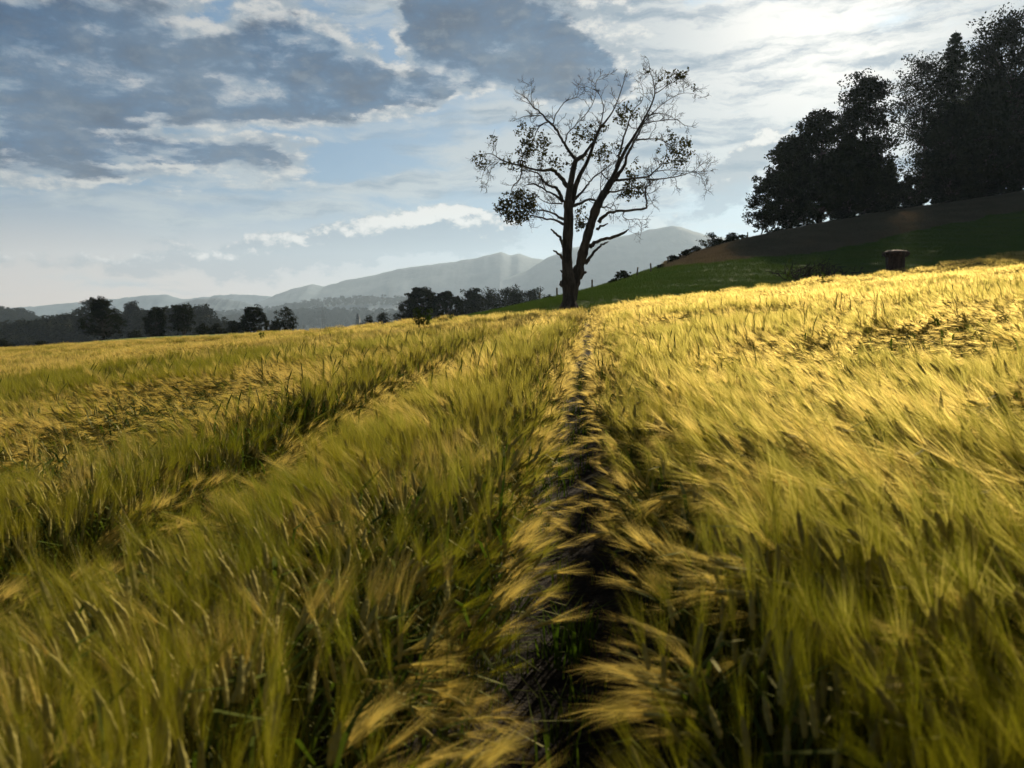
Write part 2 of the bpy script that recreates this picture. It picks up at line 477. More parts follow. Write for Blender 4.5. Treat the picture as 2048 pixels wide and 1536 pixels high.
def _fit(c, lam=2.0):
    n = len(c)
    d2 = ((c[:, None, :2] - c[None, :, :2]) ** 2).sum(-1)
    A = np.zeros((n + 3, n + 3))
    A[:n, :n] = _phi(d2) + lam * np.eye(n)
    Pm = np.c_[np.ones(n), c[:, :2]]
    A[:n, n:] = Pm; A[n:, :n] = Pm.T
    return np.linalg.solve(A, np.r_[c[:, 2], 0, 0, 0])
_w = _fit(ctrl)
def ground(x, y):
    x = np.asarray(x, float); y = np.asarray(y, float); sh = np.broadcast(x, y).shape
    x = np.broadcast_to(x, sh).ravel(); y = np.broadcast_to(y, sh).ravel()
    out = np.empty(len(x))
    for i in range(0, len(x), 20000):
        a, b = x[i:i + 20000], y[i:i + 20000]
        r = np.hypot(a, b - 60)
        k = np.minimum(1.0, 330 / np.maximum(r, 1))
        ca, cb = a * k, 60 + (b - 60) * k
        d2 = (ca[:, None] - ctrl[None, :, 0]) ** 2 + (cb[:, None] - ctrl[None, :, 1]) ** 2
        z = _phi(d2) @ _w[:-3] + _w[-3] + _w[-2] * ca + _w[-1] * cb
        t = np.clip((r - 230) / 330, 0, 1); t = t * t * (3 - 2 * t)
        valley = -46 + 16 * fbm(a / 700, b / 700, 5, 3) + np.clip((a - 200) / 300, 0, 1) * np.clip(1 - (r - 900) / 900, 0, 1) * 55
        out[i:i + 20000] = z * (1 - t) + valley * t
    return out.reshape(sh)

def gz(x, y):
    return float(ground(np.array([x]), np.array([y]))[0])

def hit(px, py, y0=3.0, y1=190.0):
    """where the sight line through a pixel first meets the ground"""
    Y = np.arange(y0, y1, 0.5)
    rx, _, rz = ray(px, py)
    d = CAM_Z + rz * Y - ground(rx * Y, Y)
    k = np.argmax(d < 0)
    if d[k] >= 0:
        k = int(np.argmin(d[20:])) + 20
    return rx * Y[k], float(Y[k]), gz(rx * Y[k], Y[k])

# tramlines: pairs of wheel tracks running away from the camera
TDIR = np.array((math.sin(0.0975), math.cos(0.0975)))
TRACKS = [-0.10, -1.75, -7.6, -9.3, 7.9, 9.6, -15.6, -17.3, -23.5, -25.2]
def track_off(x, y):
    """signed distance right of the line through the camera along the tramlines"""
    wob = 0.07 * (vnoise(np.asarray(y, float) / 3.0, np.zeros_like(np.asarray(y, float)), 3) - 0.5)
    return np.asarray(x) * TDIR[1] - np.asarray(y) * TDIR[0] + wob

EW = np.array([at(*e)[:2] for e in EDGE])
def in_barley(x, y):
    r = np.interp(np.arctan2(x, np.maximum(y, 0.01)), np.arctan2(EW[:, 0], EW[:, 1]), np.hypot(EW[:, 0], EW[:, 1]))
    return np.hypot(x, y) < r + 0.12 * (vnoise(np.asarray(x) * 0.8, np.asarray(y) * 0.8, 9) - 0.5)

DRY_PX = [(1330, 537), (1352, 534), (1423, 530), (1492, 520), (1577, 513), (1663, 502), (1748, 485), (1850, 461), (1950, 440), (2048, 424), (2200, 395)]
DW = np.array([hit(*p)[:2] for p in DRY_PX])
DAZ = np.arctan2(DW[:, 0], DW[:, 1]); DR = np.hypot(DW[:, 0], DW[:, 1])
def is_dry(x, y):
    a = np.arctan2(x, np.maximum(y, 0.01)); r = np.interp(a, DAZ, DR)
    return (np.hypot(x, y) > r + 3 * (vnoise(np.asarray(x) / 3, np.asarray(y) / 3, 4) - 0.5)) & (a > DAZ[0]) & (np.hypot(x, y) < 135)

# ground sheet: fine near the camera, coarse towards the horizon
def spaced(lo, hi, step, far, grow=1.09):
    v = list(np.arange(lo, hi + step / 2, step)); s = step
    while v[-1] < far: s *= grow; v.append(v[-1] + s)
    s = step
    while v[0] > -far: s *= grow; v.insert(0, v[0] - s)
    return np.array(v)
gx = spaced(-60, 75, 0.9, 6700); gy = spaced(-6, 120, 0.9, 6700)
GX, GY = np.meshgrid(gx, gy)
GZ = ground(GX, GY)
near_m = (np.abs(GX) < 120) & (GY < 140) & (GY > -30)
GZ = GZ + np.where(near_m, 0.10 * (fbm(GX / 1.7, GY / 1.7, 21, 3) - 0.5), 0)
nx, ny = len(gx), len(gy)
idx = np.arange(nx * ny).reshape(ny, nx)
g = Geo()
g.add(np.stack([GX, GY, GZ], -1), np.stack([idx[:-1, :-1], idx[:-1, 1:], idx[1:, 1:], idx[1:, :-1]], -1).reshape(-1, 4))
m, N = material('land')
pos = N.new('ShaderNodeNewGeometry').outputs['Position']
att = N.new('ShaderNodeAttribute', attribute_name='cover').outputs['Vector']
a_soil, a_dry, a_wood = N.sep(att)
nz = N.noise(pos, 0.35, 8, 0.65)
nf = N.noise(pos, 5.0, 6, 0.7)
green = N.mix(N.ss(nz, 0.35, 0.65), (0.06, 0.10, 0.02), (0.09, 0.13, 0.026))
dry = N.mix(N.ss(nz, 0.35, 0.65), (0.15, 0.12, 0.075), (0.22, 0.175, 0.11))
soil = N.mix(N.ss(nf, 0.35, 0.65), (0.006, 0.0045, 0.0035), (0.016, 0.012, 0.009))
wood = N.mix(N.ss(nz, 0.4, 0.6), (0.018, 0.028, 0.014), (0.05, 0.065, 0.025))
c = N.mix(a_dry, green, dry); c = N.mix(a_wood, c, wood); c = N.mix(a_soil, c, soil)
finish(N, principled(N, c, 0.95, bump(N, N.m('ADD', nf, nz), 0.8, 0.08), 0.1))
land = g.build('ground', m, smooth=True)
tag(land, kind='structure')
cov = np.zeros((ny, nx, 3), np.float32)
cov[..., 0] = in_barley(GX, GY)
cov[..., 1] = is_dry(GX, GY)
cov[..., 2] = np.clip((np.hypot(GX, GY) - 170) / 80, 0, 1)
at_ = land.data.attributes.new('cover', 'FLOAT_VECTOR', 'POINT')
at_.data.foreach_set('vector', cov.ravel())

# ------------------------------------------------------------------ far hills and mountains
RIDGES = {}
def ridge(name, pts, D, depth, seed, rough, base=-60, mat=None, n_az=420, n_r=36):
    """a hill chain: its crest passes through pixels at D metres, falling away before and behind"""
    px = np.linspace(pts[0][0], pts[-1][0], n_az)
    P0 = np.array(pts, float)
    top = np.interp(px, P0[:, 0], P0[:, 1])
    ker = np.ones(5) / 5
    top = np.convolve(np.pad(top, 2, 'edge'), ker, 'valid')
    V = np.zeros((n_r, n_az, 3))
    for j in range(n_r):
        t = -1 + 2 * j / (n_r - 1)
        Yj = D + t * depth
        prof = (1 - abs(t)) ** 0.85
        rx = (px - 1024) / F_PX / math.cos(PITCH)
        crest = np.array([CAM_Z + ray(a, b)[2] * D for a, b in zip(px, top)])
        x = rx * (D + 0.25 * t * depth)
        spur = (fbm(x / (D * 0.06), np.full_like(x, Yj / (D * 0.16)), seed, 5) - 0.5) * 2
        z = base + (crest - base) * np.clip(prof * (1 + 0.38 * spur * 0.6 * (1 - prof)), 0, 1)
        z += (fbm(x / (D * 0.007), np.full_like(x, Yj / (D * 0.007)), seed + 9, 4) - 0.5) * rough
        V[j] = np.stack([x, np.full_like(x, Yj), z], -1)
    g = Geo(); idx = np.arange(n_r * n_az).reshape(n_r, n_az)
    g.add(V, np.stack([idx[:-1, :-1], idx[:-1, 1:], idx[1:, 1:], idx[1:, :-1]], -1).reshape(-1, 4))
    o = g.build(name, mat, smooth=True)
    RIDGES[o.name] = V
    return tag(o, kind='structure')

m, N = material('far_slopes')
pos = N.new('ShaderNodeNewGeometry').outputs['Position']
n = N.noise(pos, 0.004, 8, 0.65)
finish(N, principled(N, N.mix(N.ss(n, 0.4, 0.62), (0.10, 0.135, 0.165), (0.135, 0.17, 0.20)), 0.95, bump(N, n, 0.4, 30), 0.05))  # pale blue slope colour: part of the distance haze is mixed into it
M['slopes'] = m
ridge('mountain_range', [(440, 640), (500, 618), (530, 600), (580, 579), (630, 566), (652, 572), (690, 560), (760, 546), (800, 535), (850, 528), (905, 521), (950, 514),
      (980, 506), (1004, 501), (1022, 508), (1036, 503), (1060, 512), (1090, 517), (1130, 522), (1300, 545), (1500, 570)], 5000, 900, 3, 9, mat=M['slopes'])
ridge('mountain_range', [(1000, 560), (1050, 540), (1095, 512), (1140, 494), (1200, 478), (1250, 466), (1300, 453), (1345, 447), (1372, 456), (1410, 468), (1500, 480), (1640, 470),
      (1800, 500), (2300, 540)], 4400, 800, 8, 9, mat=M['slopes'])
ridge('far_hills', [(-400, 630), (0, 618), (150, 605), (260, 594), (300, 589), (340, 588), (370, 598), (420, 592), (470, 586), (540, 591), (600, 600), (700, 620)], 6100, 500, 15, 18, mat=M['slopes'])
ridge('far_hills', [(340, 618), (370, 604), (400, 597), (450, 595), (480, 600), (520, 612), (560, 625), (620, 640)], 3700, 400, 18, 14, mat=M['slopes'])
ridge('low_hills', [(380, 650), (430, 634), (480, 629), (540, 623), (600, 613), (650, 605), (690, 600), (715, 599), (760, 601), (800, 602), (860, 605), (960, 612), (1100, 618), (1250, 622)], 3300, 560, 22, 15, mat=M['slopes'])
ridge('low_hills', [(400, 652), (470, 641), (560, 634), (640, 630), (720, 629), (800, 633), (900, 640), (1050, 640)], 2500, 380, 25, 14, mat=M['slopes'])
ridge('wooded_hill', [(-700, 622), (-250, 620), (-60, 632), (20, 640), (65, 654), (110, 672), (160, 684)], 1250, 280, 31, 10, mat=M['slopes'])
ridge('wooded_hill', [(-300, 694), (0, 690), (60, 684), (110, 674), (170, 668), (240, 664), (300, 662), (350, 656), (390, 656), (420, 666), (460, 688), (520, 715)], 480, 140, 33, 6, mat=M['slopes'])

# ------------------------------------------------------------------ the air
bx0, bx1, by0, by1, bz0, bz1 = -6900, 6900, -6850, 7300, -75, 610
V = [(x, y, z) for x in (bx0, bx1) for y in (by0, by1) for z in (bz0, bz1)]
g = Geo(); g.add(V, [(0, 1, 3, 2), (4, 6, 7, 5), (0, 4, 5, 1), (2, 3, 7, 6), (0, 2, 6, 4), (1, 5, 7, 3)])
m, N = material('haze')
pv = N.new('ShaderNodeVolumePrincipled')
pv.inputs['Color'].default_value = (0.60, 0.78, 1.0, 1)
pv.inputs['Density'].default_value = 0.00007
pv.inputs['Anisotropy'].default_value = 0.38
o = N.new('ShaderNodeOutputMaterial'); N.nt.links.new(pv.outputs[0], o.inputs['Volume'])
haze = g.build('haze', m)
tag(haze, kind='stuff')

# ------------------------------------------------------------------ trees
def curve_pts(a, b, n=6, bend=0.15, r=None, sag=0.0):
    r = r or rng
    a = np.asarray(a, float); b = np.asarray(b, float)
    L = np.linalg.norm(b - a)
    t = np.linspace(0, 1, n)[:, None]
    off = r.normal(size=3) * L * bend
    p = a + (b - a) * t + off * (t * (1 - t)) * 2
    p[:, 2] += sag * L * (t[:, 0] * (1 - t[:, 0])) * 4
    p[1:-1] += r.normal(size=(n - 2, 3)) * L * 0.018
    return p

def broad_tree(name, px, base_y, top_y, width, Y, label, group, seed, profile=None, n_cl=70, leaf=0.3, per=110, trunk_r=None, mat='leaf', bare=0.15, lean=0.0, hidden=0.0, cl_r=0.11, depth=0.85, cat='tree', stems=1, fill=0.4, z0=None):
    """trunk with limbs, and a crown of leaf clumps set in an uneven envelope"""
    r = np.random.default_rng(seed)
    top = at(px, top_y, Y); base = at(px, base_y, Y)
    x0, y0 = base[0], Y
    if z0 is None: z0 = min(gz(x0, y0), base[2] + 0.3)
    H = top[2] - z0
    W_ = width / F_PX * Y / 2
    root = thing(name, (x0, y0, z0), label, cat, group)
    profile = profile or [(0.0, 0.35), (0.2, 0.9), (0.45, 1.0), (0.7, 0.8), (0.88, 0.5), (1.0, 0.12)]
    pt, pr = np.array(profile).T
    trunk_r = trunk_r or H * 0.022
    lo = bare
    # clump centres
    C = []
    tries = 0
    lob = r.uniform(0, 6.28, 4)
    while len(C) < n_cl and tries < 6000:
        tries += 1
        t = r.uniform(0, 1); a = r.uniform(0, 2 * math.pi)
        rad = np.interp(t, pt, pr) * (0.86 + 0.14 * math.sin(2 * a + lob[0] + 5 * t) + 0.12 * math.sin(3 * a + lob[1] - 9 * t))
        k = math.sqrt(r.uniform(fill * fill, 1.0))
        p = np.array((math.cos(a) * rad * k * W_ + lean * t * H, math.sin(a) * rad * k * W_ * depth, (lo + (1 - lo) * t * 0.97) * H))
        if any(np.linalg.norm((p - q) * (1, 1, 1.3)) < cl_r * H * 0.62 * r.uniform(0.5, 1.2) for q in C): continue
        C.append(p)
    C = np.array(C)
    # wood
    gw = Geo()
    tops = []
    for s in range(stems):
        ang = r.uniform(0, 6.28)
        tp = np.array((lean * H * 0.8 + (0.0 if stems == 1 else math.cos(ang) * W_ * 0.45), (0 if stems == 1 else math.sin(ang) * W_ * 0.4), H * 0.86))
        bp = np.array((0.0 if stems == 1 else r.normal() * trunk_r, 0, -0.5))
        axis = curve_pts(bp, tp, 9, 0.05, r)
        rr = trunk_r * (1 - np.linspace(0, 1, 9)) ** 0.8 + trunk_r * 0.08
        rr[0] *= 1.35
        gw.tube(axis, rr, 8)
        tops.append((axis, rr))
    gl = Geo()
    for q in C:
        axis, rr = tops[int(r.integers(len(tops)))] if stems > 1 else tops[0]
        zt = max(q[2] - np.hypot(q[0] - lean * q[2], q[1]) * r.uniform(0.45, 0.9), lo * H * 0.7, 0.12 * H)
        i = int(np.argmin(np.abs(axis[:, 2] - zt)))
        st = axis[i]
        p = curve_pts(st, q, 6, 0.12, r, -0.05)
        gw.tube(p, np.linspace(min(rr[i] * 0.6, trunk_r * 0.32), trunk_r * 0.05, 6), 4)
        R_ = cl_r * H * r.uniform(0.7, 1.3)
        # sub-clumps make an uneven outline
        for k in range(6):
            o = r.normal(size=3) * R_ * 0.55 * (1, 1, 0.7)
            gw.tube(np.array([q, q + o * 0.5, q + o]), [trunk_r * 0.05, trunk_r * 0.035, trunk_r * 0.02], 3, cap=False)
            n = max(3, int(per / 3.2 * r.uniform(0.5, 1.4)))
            d = r.normal(size=(n, 3)); d /= np.linalg.norm(d, axis=1, keepdims=True)
            rad = R_ * 0.55 * r.uniform(0.2, 1.0, n)[:, None] ** 0.6
            gl.leaves(q + o + d * rad * (1.15, 1.15, 0.75), leaf, 0, r, 0.4)
    gw.build('trunk', M['dark_bark'], root)
    gl.build('crown', M[mat], root)
    return root

def conifer(name, px, base_y, top_y, width, Y, label, group, seed, bare=0.06, n_whorl=34, dens=1.0):
    r = np.random.default_rng(seed)
    top = at(px, top_y, Y); x0 = top[0]; z0 = gz(x0, Y)
    H = top[2] - z0; W_ = width / F_PX * Y / 2
    root = thing(name, (x0, Y, z0), label, 'tree', group)
    gw = Geo(); gl = Geo()
    gw.tube(curve_pts((0, 0, -0.4), (0, 0, H), 8, 0.01, r), np.linspace(H * 0.016, 0.02, 8), 7)
    for i in range(n_whorl):
        t = (i + r.uniform(-0.3, 0.3)) / n_whorl
        z = H * (bare + (1 - bare) * t)
        rad = W_ * ((1 - t) ** 0.55 * r.uniform(0.7, 1.15) + 0.025)
        nb = int(r.integers(5, 9))
        a0 = r.uniform(0, 6.28)
        for k in range(nb):
            a = a0 + k * 2 * math.pi / nb + r.normal() * 0.2
            L = rad * r.uniform(0.65, 1.12)
            tip = np.array((math.cos(a) * L, math.sin(a) * L, z - L * r.uniform(0.12, 0.38)))
            p = curve_pts((0, 0, z), tip, 6, 0.04, r, -0.07)
            gw.tube(p, np.linspace(0.05, 0.012, 6), 3, cap=False)
            n = int(26 * dens * (0.9 + L / W_))
            tt = r.uniform(0.12, 1.0, n)
            c = np.stack([np.interp(tt, np.linspace(0, 1, 6), p[:, j]) for j in range(3)], 1)
            c += r.normal(size=(n, 3)) * (0.05 + 0.12 * L * (1.1 - tt))[:, None] * (1, 1, 0.5)
            c[:, 2] -= np.abs(r.normal(size=n)) * 0.12
            gl.leaves(c, 0.42, 0, r, 0.35, 3.2)
    gw.build('trunk', M['dark_bark'], root)
    gl.build('crown', M['needle'], root)
    return root

# --- the wood on the hill (right)
WOOD = 'trees of the wood on the hill'
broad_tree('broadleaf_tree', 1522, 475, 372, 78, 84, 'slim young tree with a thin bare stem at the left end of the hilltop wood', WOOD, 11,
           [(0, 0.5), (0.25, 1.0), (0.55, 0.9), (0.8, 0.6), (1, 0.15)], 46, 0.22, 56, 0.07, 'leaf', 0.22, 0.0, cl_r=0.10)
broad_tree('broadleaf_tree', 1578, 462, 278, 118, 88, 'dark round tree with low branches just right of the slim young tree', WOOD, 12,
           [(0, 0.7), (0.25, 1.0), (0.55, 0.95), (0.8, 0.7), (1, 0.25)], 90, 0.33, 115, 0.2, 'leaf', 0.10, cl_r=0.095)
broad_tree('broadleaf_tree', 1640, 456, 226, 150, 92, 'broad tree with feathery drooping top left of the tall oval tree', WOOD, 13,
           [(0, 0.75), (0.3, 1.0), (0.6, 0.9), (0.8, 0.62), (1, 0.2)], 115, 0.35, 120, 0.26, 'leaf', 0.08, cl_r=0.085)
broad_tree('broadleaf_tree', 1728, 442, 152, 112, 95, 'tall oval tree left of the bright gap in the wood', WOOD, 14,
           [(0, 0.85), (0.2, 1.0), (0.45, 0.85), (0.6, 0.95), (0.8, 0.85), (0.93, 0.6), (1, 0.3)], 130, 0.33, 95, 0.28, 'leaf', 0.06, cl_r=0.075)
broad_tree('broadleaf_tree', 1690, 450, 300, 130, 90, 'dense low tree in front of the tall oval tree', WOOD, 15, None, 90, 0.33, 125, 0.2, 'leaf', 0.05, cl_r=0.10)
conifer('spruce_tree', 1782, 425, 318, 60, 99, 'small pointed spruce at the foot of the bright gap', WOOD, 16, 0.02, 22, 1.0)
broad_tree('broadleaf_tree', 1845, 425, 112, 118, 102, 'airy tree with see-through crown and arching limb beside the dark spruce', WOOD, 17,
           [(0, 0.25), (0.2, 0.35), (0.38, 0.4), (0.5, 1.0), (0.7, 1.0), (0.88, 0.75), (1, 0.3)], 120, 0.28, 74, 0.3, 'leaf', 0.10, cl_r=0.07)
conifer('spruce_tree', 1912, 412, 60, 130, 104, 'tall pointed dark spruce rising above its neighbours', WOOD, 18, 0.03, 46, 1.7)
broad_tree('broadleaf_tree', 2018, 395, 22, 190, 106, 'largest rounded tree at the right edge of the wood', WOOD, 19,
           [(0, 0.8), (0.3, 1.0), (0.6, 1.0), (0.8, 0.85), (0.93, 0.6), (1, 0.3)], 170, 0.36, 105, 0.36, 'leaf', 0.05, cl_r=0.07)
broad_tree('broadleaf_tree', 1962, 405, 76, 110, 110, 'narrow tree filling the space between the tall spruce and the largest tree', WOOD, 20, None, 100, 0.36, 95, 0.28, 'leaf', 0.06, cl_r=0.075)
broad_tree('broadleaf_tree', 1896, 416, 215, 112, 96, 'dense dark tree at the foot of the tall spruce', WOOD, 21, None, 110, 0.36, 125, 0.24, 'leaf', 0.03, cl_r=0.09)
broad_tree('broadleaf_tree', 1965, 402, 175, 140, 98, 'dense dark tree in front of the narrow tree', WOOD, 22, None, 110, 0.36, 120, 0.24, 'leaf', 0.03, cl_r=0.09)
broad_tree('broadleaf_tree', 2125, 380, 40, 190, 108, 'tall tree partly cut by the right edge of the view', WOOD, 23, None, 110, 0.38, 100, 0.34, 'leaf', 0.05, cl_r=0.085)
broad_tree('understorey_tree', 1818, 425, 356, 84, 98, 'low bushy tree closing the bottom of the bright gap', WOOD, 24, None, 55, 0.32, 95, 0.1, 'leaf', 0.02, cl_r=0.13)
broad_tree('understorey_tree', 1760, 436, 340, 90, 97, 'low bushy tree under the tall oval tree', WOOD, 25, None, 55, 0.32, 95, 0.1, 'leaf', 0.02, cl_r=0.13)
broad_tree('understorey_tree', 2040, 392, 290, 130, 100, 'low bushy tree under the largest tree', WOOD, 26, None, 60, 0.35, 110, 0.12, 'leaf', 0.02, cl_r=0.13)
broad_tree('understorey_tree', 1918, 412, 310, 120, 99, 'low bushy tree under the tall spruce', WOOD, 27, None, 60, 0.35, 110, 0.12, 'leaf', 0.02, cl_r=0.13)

# --- bushes along the skyline of the slope
HEDGE = 'bushes along the crest of the slope'
for k, (px, b, t, w, Y, lab) in enumerate((
        (1247, 570, 544, 40, 70, 'rounded bush alone on the crest, nearest the bare tree'), (1226, 573, 560, 24, 68, 'small low bush at the left foot of the lone rounded bush'),
        (1323, 542, 529, 16, 73, 'tiny bush beside a fence post on the crest'), (1348, 534, 512, 22, 75, 'lowest bush of the hedge where the dry grass begins'),
        (1371, 524, 502, 22, 76, 'narrow bush second up the hedge'), (1392, 515, 494, 26, 78, 'low bush in the middle of the hedge'),
        (1424, 502, 468, 34, 79, 'tallest spiky bush of the hedge'), (1442, 500, 480, 26, 80, 'low bush right of the tallest hedge bush'),
        (1464, 493, 466, 26, 81, 'upright bush near the upper end of the hedge'), (1484, 487, 470, 22, 82, 'thin bush at the upper end of the hedge'),
        (1548, 472, 456, 30, 87, 'low scrub right of the slim young tree'), (1580, 465, 452, 26, 89, 'low scrub beneath the dark round tree'))):
    broad_tree('bush', px, b + 2, t, w * 1.35, Y, lab, HEDGE, 60 + k, [(0, 1.0), (0.3, 1.0), (0.6, 0.75), (0.85, 0.5), (1, 0.2)], 34, 0.13, 46, 0.03, 'leaf', 0.02, cl_r=0.2, cat='bush', stems=3, fill=0.1)

# --- trees beyond the left edge of the field
FIELDT = 'trees beyond the far edge of the field'
broad_tree('field_tree', 208, 686, 597, 92, 140, 'wide spreading tree with a visible trunk beyond the left of the field', FIELDT, 31,
           [(0, 0.85), (0.2, 1.0), (0.45, 0.85), (0.65, 0.6), (0.85, 0.42), (1, 0.15)], 100, 0.24, 70, 0.28, 'leaf', 0.2, cl_r=0.085)
broad_tree('field_tree', 314, 680, 615, 50, 150, 'round dense tree, left one of a close pair', FIELDT, 32, None, 70, 0.25, 85, 0.2, 'leaf', 0.12, cl_r=0.10)
broad_tree('field_tree', 366, 678, 611, 52, 152, 'tree with a forked trunk and open lower crown, right one of a close pair', FIELDT, 33,
           [(0, 0.5), (0.3, 0.85), (0.6, 1.0), (0.85, 0.7), (1, 0.3)], 66, 0.25, 66, 0.2, 'leaf', 0.28, cl_r=0.10, stems=2)
broad_tree('field_tree', 508, 672, 614, 62, 130, 'dense round tree standing alone right of the hedge', FIELDT, 34, [(0, 0.9), (0.3, 1.0), (0.7, 0.85), (1, 0.45)], 80, 0.22, 95, 0.15, 'leaf', 0.05, cl_r=0.11)
broad_tree('field_tree', 574, 668, 616, 54, 126, 'sparse airy small tree right of the lone dense tree', FIELDT, 35, None, 46, 0.2, 44, 0.1, 'leaf', 0.05, cl_r=0.12)
broad_tree('field_tree', 842, 652, 577, 92, 160, 'large dome shaped tree, biggest of the dark clump', FIELDT, 36, [(0, 1.0), (0.3, 1.0), (0.6, 0.85), (0.85, 0.55), (1, 0.25)], 120, 0.28, 110, 0.25, 'leaf', 0.03, cl_r=0.095)
broad_tree('field_tree', 890, 650, 585, 76, 158, 'lower dome shaped tree at the right of the dark clump', FIELDT, 37, [(0, 1.0), (0.4, 1.0), (0.75, 0.8), (1, 0.4)], 100, 0.28, 110, 0.25, 'leaf', 0.03, cl_r=0.10)
broad_tree('field_tree', 946, 640, 580, 70, 205, 'hazy rounded tree right of the dark clump', FIELDT, 38, None, 80, 0.45, 125, 0.25, 'leaf', 0.02, cl_r=0.10)
broad_tree('field_tree', 986, 634, 578, 44, 215, 'narrow hazy tree with gaps in its crown', FIELDT, 39, None, 56, 0.42, 80, 0.2, 'leaf', 0.1, cl_r=0.11)
broad_tree('field_tree', 1022, 630, 571, 62, 218, 'tallest of the hazy trees left of the bare tree', FIELDT, 40, None, 80, 0.45, 125, 0.25, 'leaf', 0.02, cl_r=0.10)
broad_tree('field_tree', 1062, 628, 579, 56, 222, 'hazy tree nearest the bare tree on its left', FIELDT, 41, None, 66, 0.45, 125, 0.22, 'leaf', 0.02, cl_r=0.11)
for k, (px, b, t, w, Y, lab) in enumerate((
        (434, 674, 648, 44, 135, 'long low hedge bush between the pair of trees and the lone tree'), (404, 676, 650, 36, 138, 'low dark hedge bush right of the forked tree'),
        (467, 672, 643, 20, 132, 'small upright bush left of the lone dense tree'), (551, 666, 640, 22, 128, 'small bush left of the sparse airy tree'),
        (806, 650, 604, 40, 158, 'bush stepping down left of the dark clump'), (766, 650, 626, 26, 150, 'low bush at the left end of the dark clump'),
        (738, 655, 634, 16, 150, 'tiny bush left of the low end bush'), (10, 706, 680, 40, 140, 'low dark bush at the far left behind the field'),
        (85, 702, 682, 36, 142, 'low dark bush left of the wide spreading tree'), (270, 690, 662, 44, 150, 'low dark bush right of the wide spreading tree'), (1096, 612, 592, 34, 150, 'low bush showing left of the bare trunk'))):
    broad_tree('bush', px, b, t, w, Y, lab, 'bushes beyond the far edge of the field', 80 + k, [(0, 1.0), (0.4, 1.0), (0.75, 0.75), (1, 0.3)], 30, 0.2, 60, 0.05, 'leaf', 0.02, cl_r=0.2, cat='bush', stems=3, fill=0.1)

# ------------------------------------------------------------------ barley and grass
# Plants are modelled leaf by leaf and awn by awn in a few tufts; geometry nodes set the tufts out over the field.
def ribbons(P0, P1, P2, w, side):
    """thin tapering blades through three points each (arrays n x 3)"""
    w = np.asarray(w)[:, None]
    V = np.stack([P0 - side * w, P0 + side * w, P1 - side * w * 0.75, P1 + side * w * 0.75, P2], 1)
    n = len(P0); b = np.arange(n)[:, None] * 5
    Q = np.concatenate([b + np.array([[0, 1, 3, 2]])])
    T = np.concatenate([b + np.array([[2, 3, 4]])])
    return V.reshape(-1, 3), Q, T

def unit(v):
    return v / (np.linalg.norm(v, axis=-1, keepdims=True) + 1e-9)

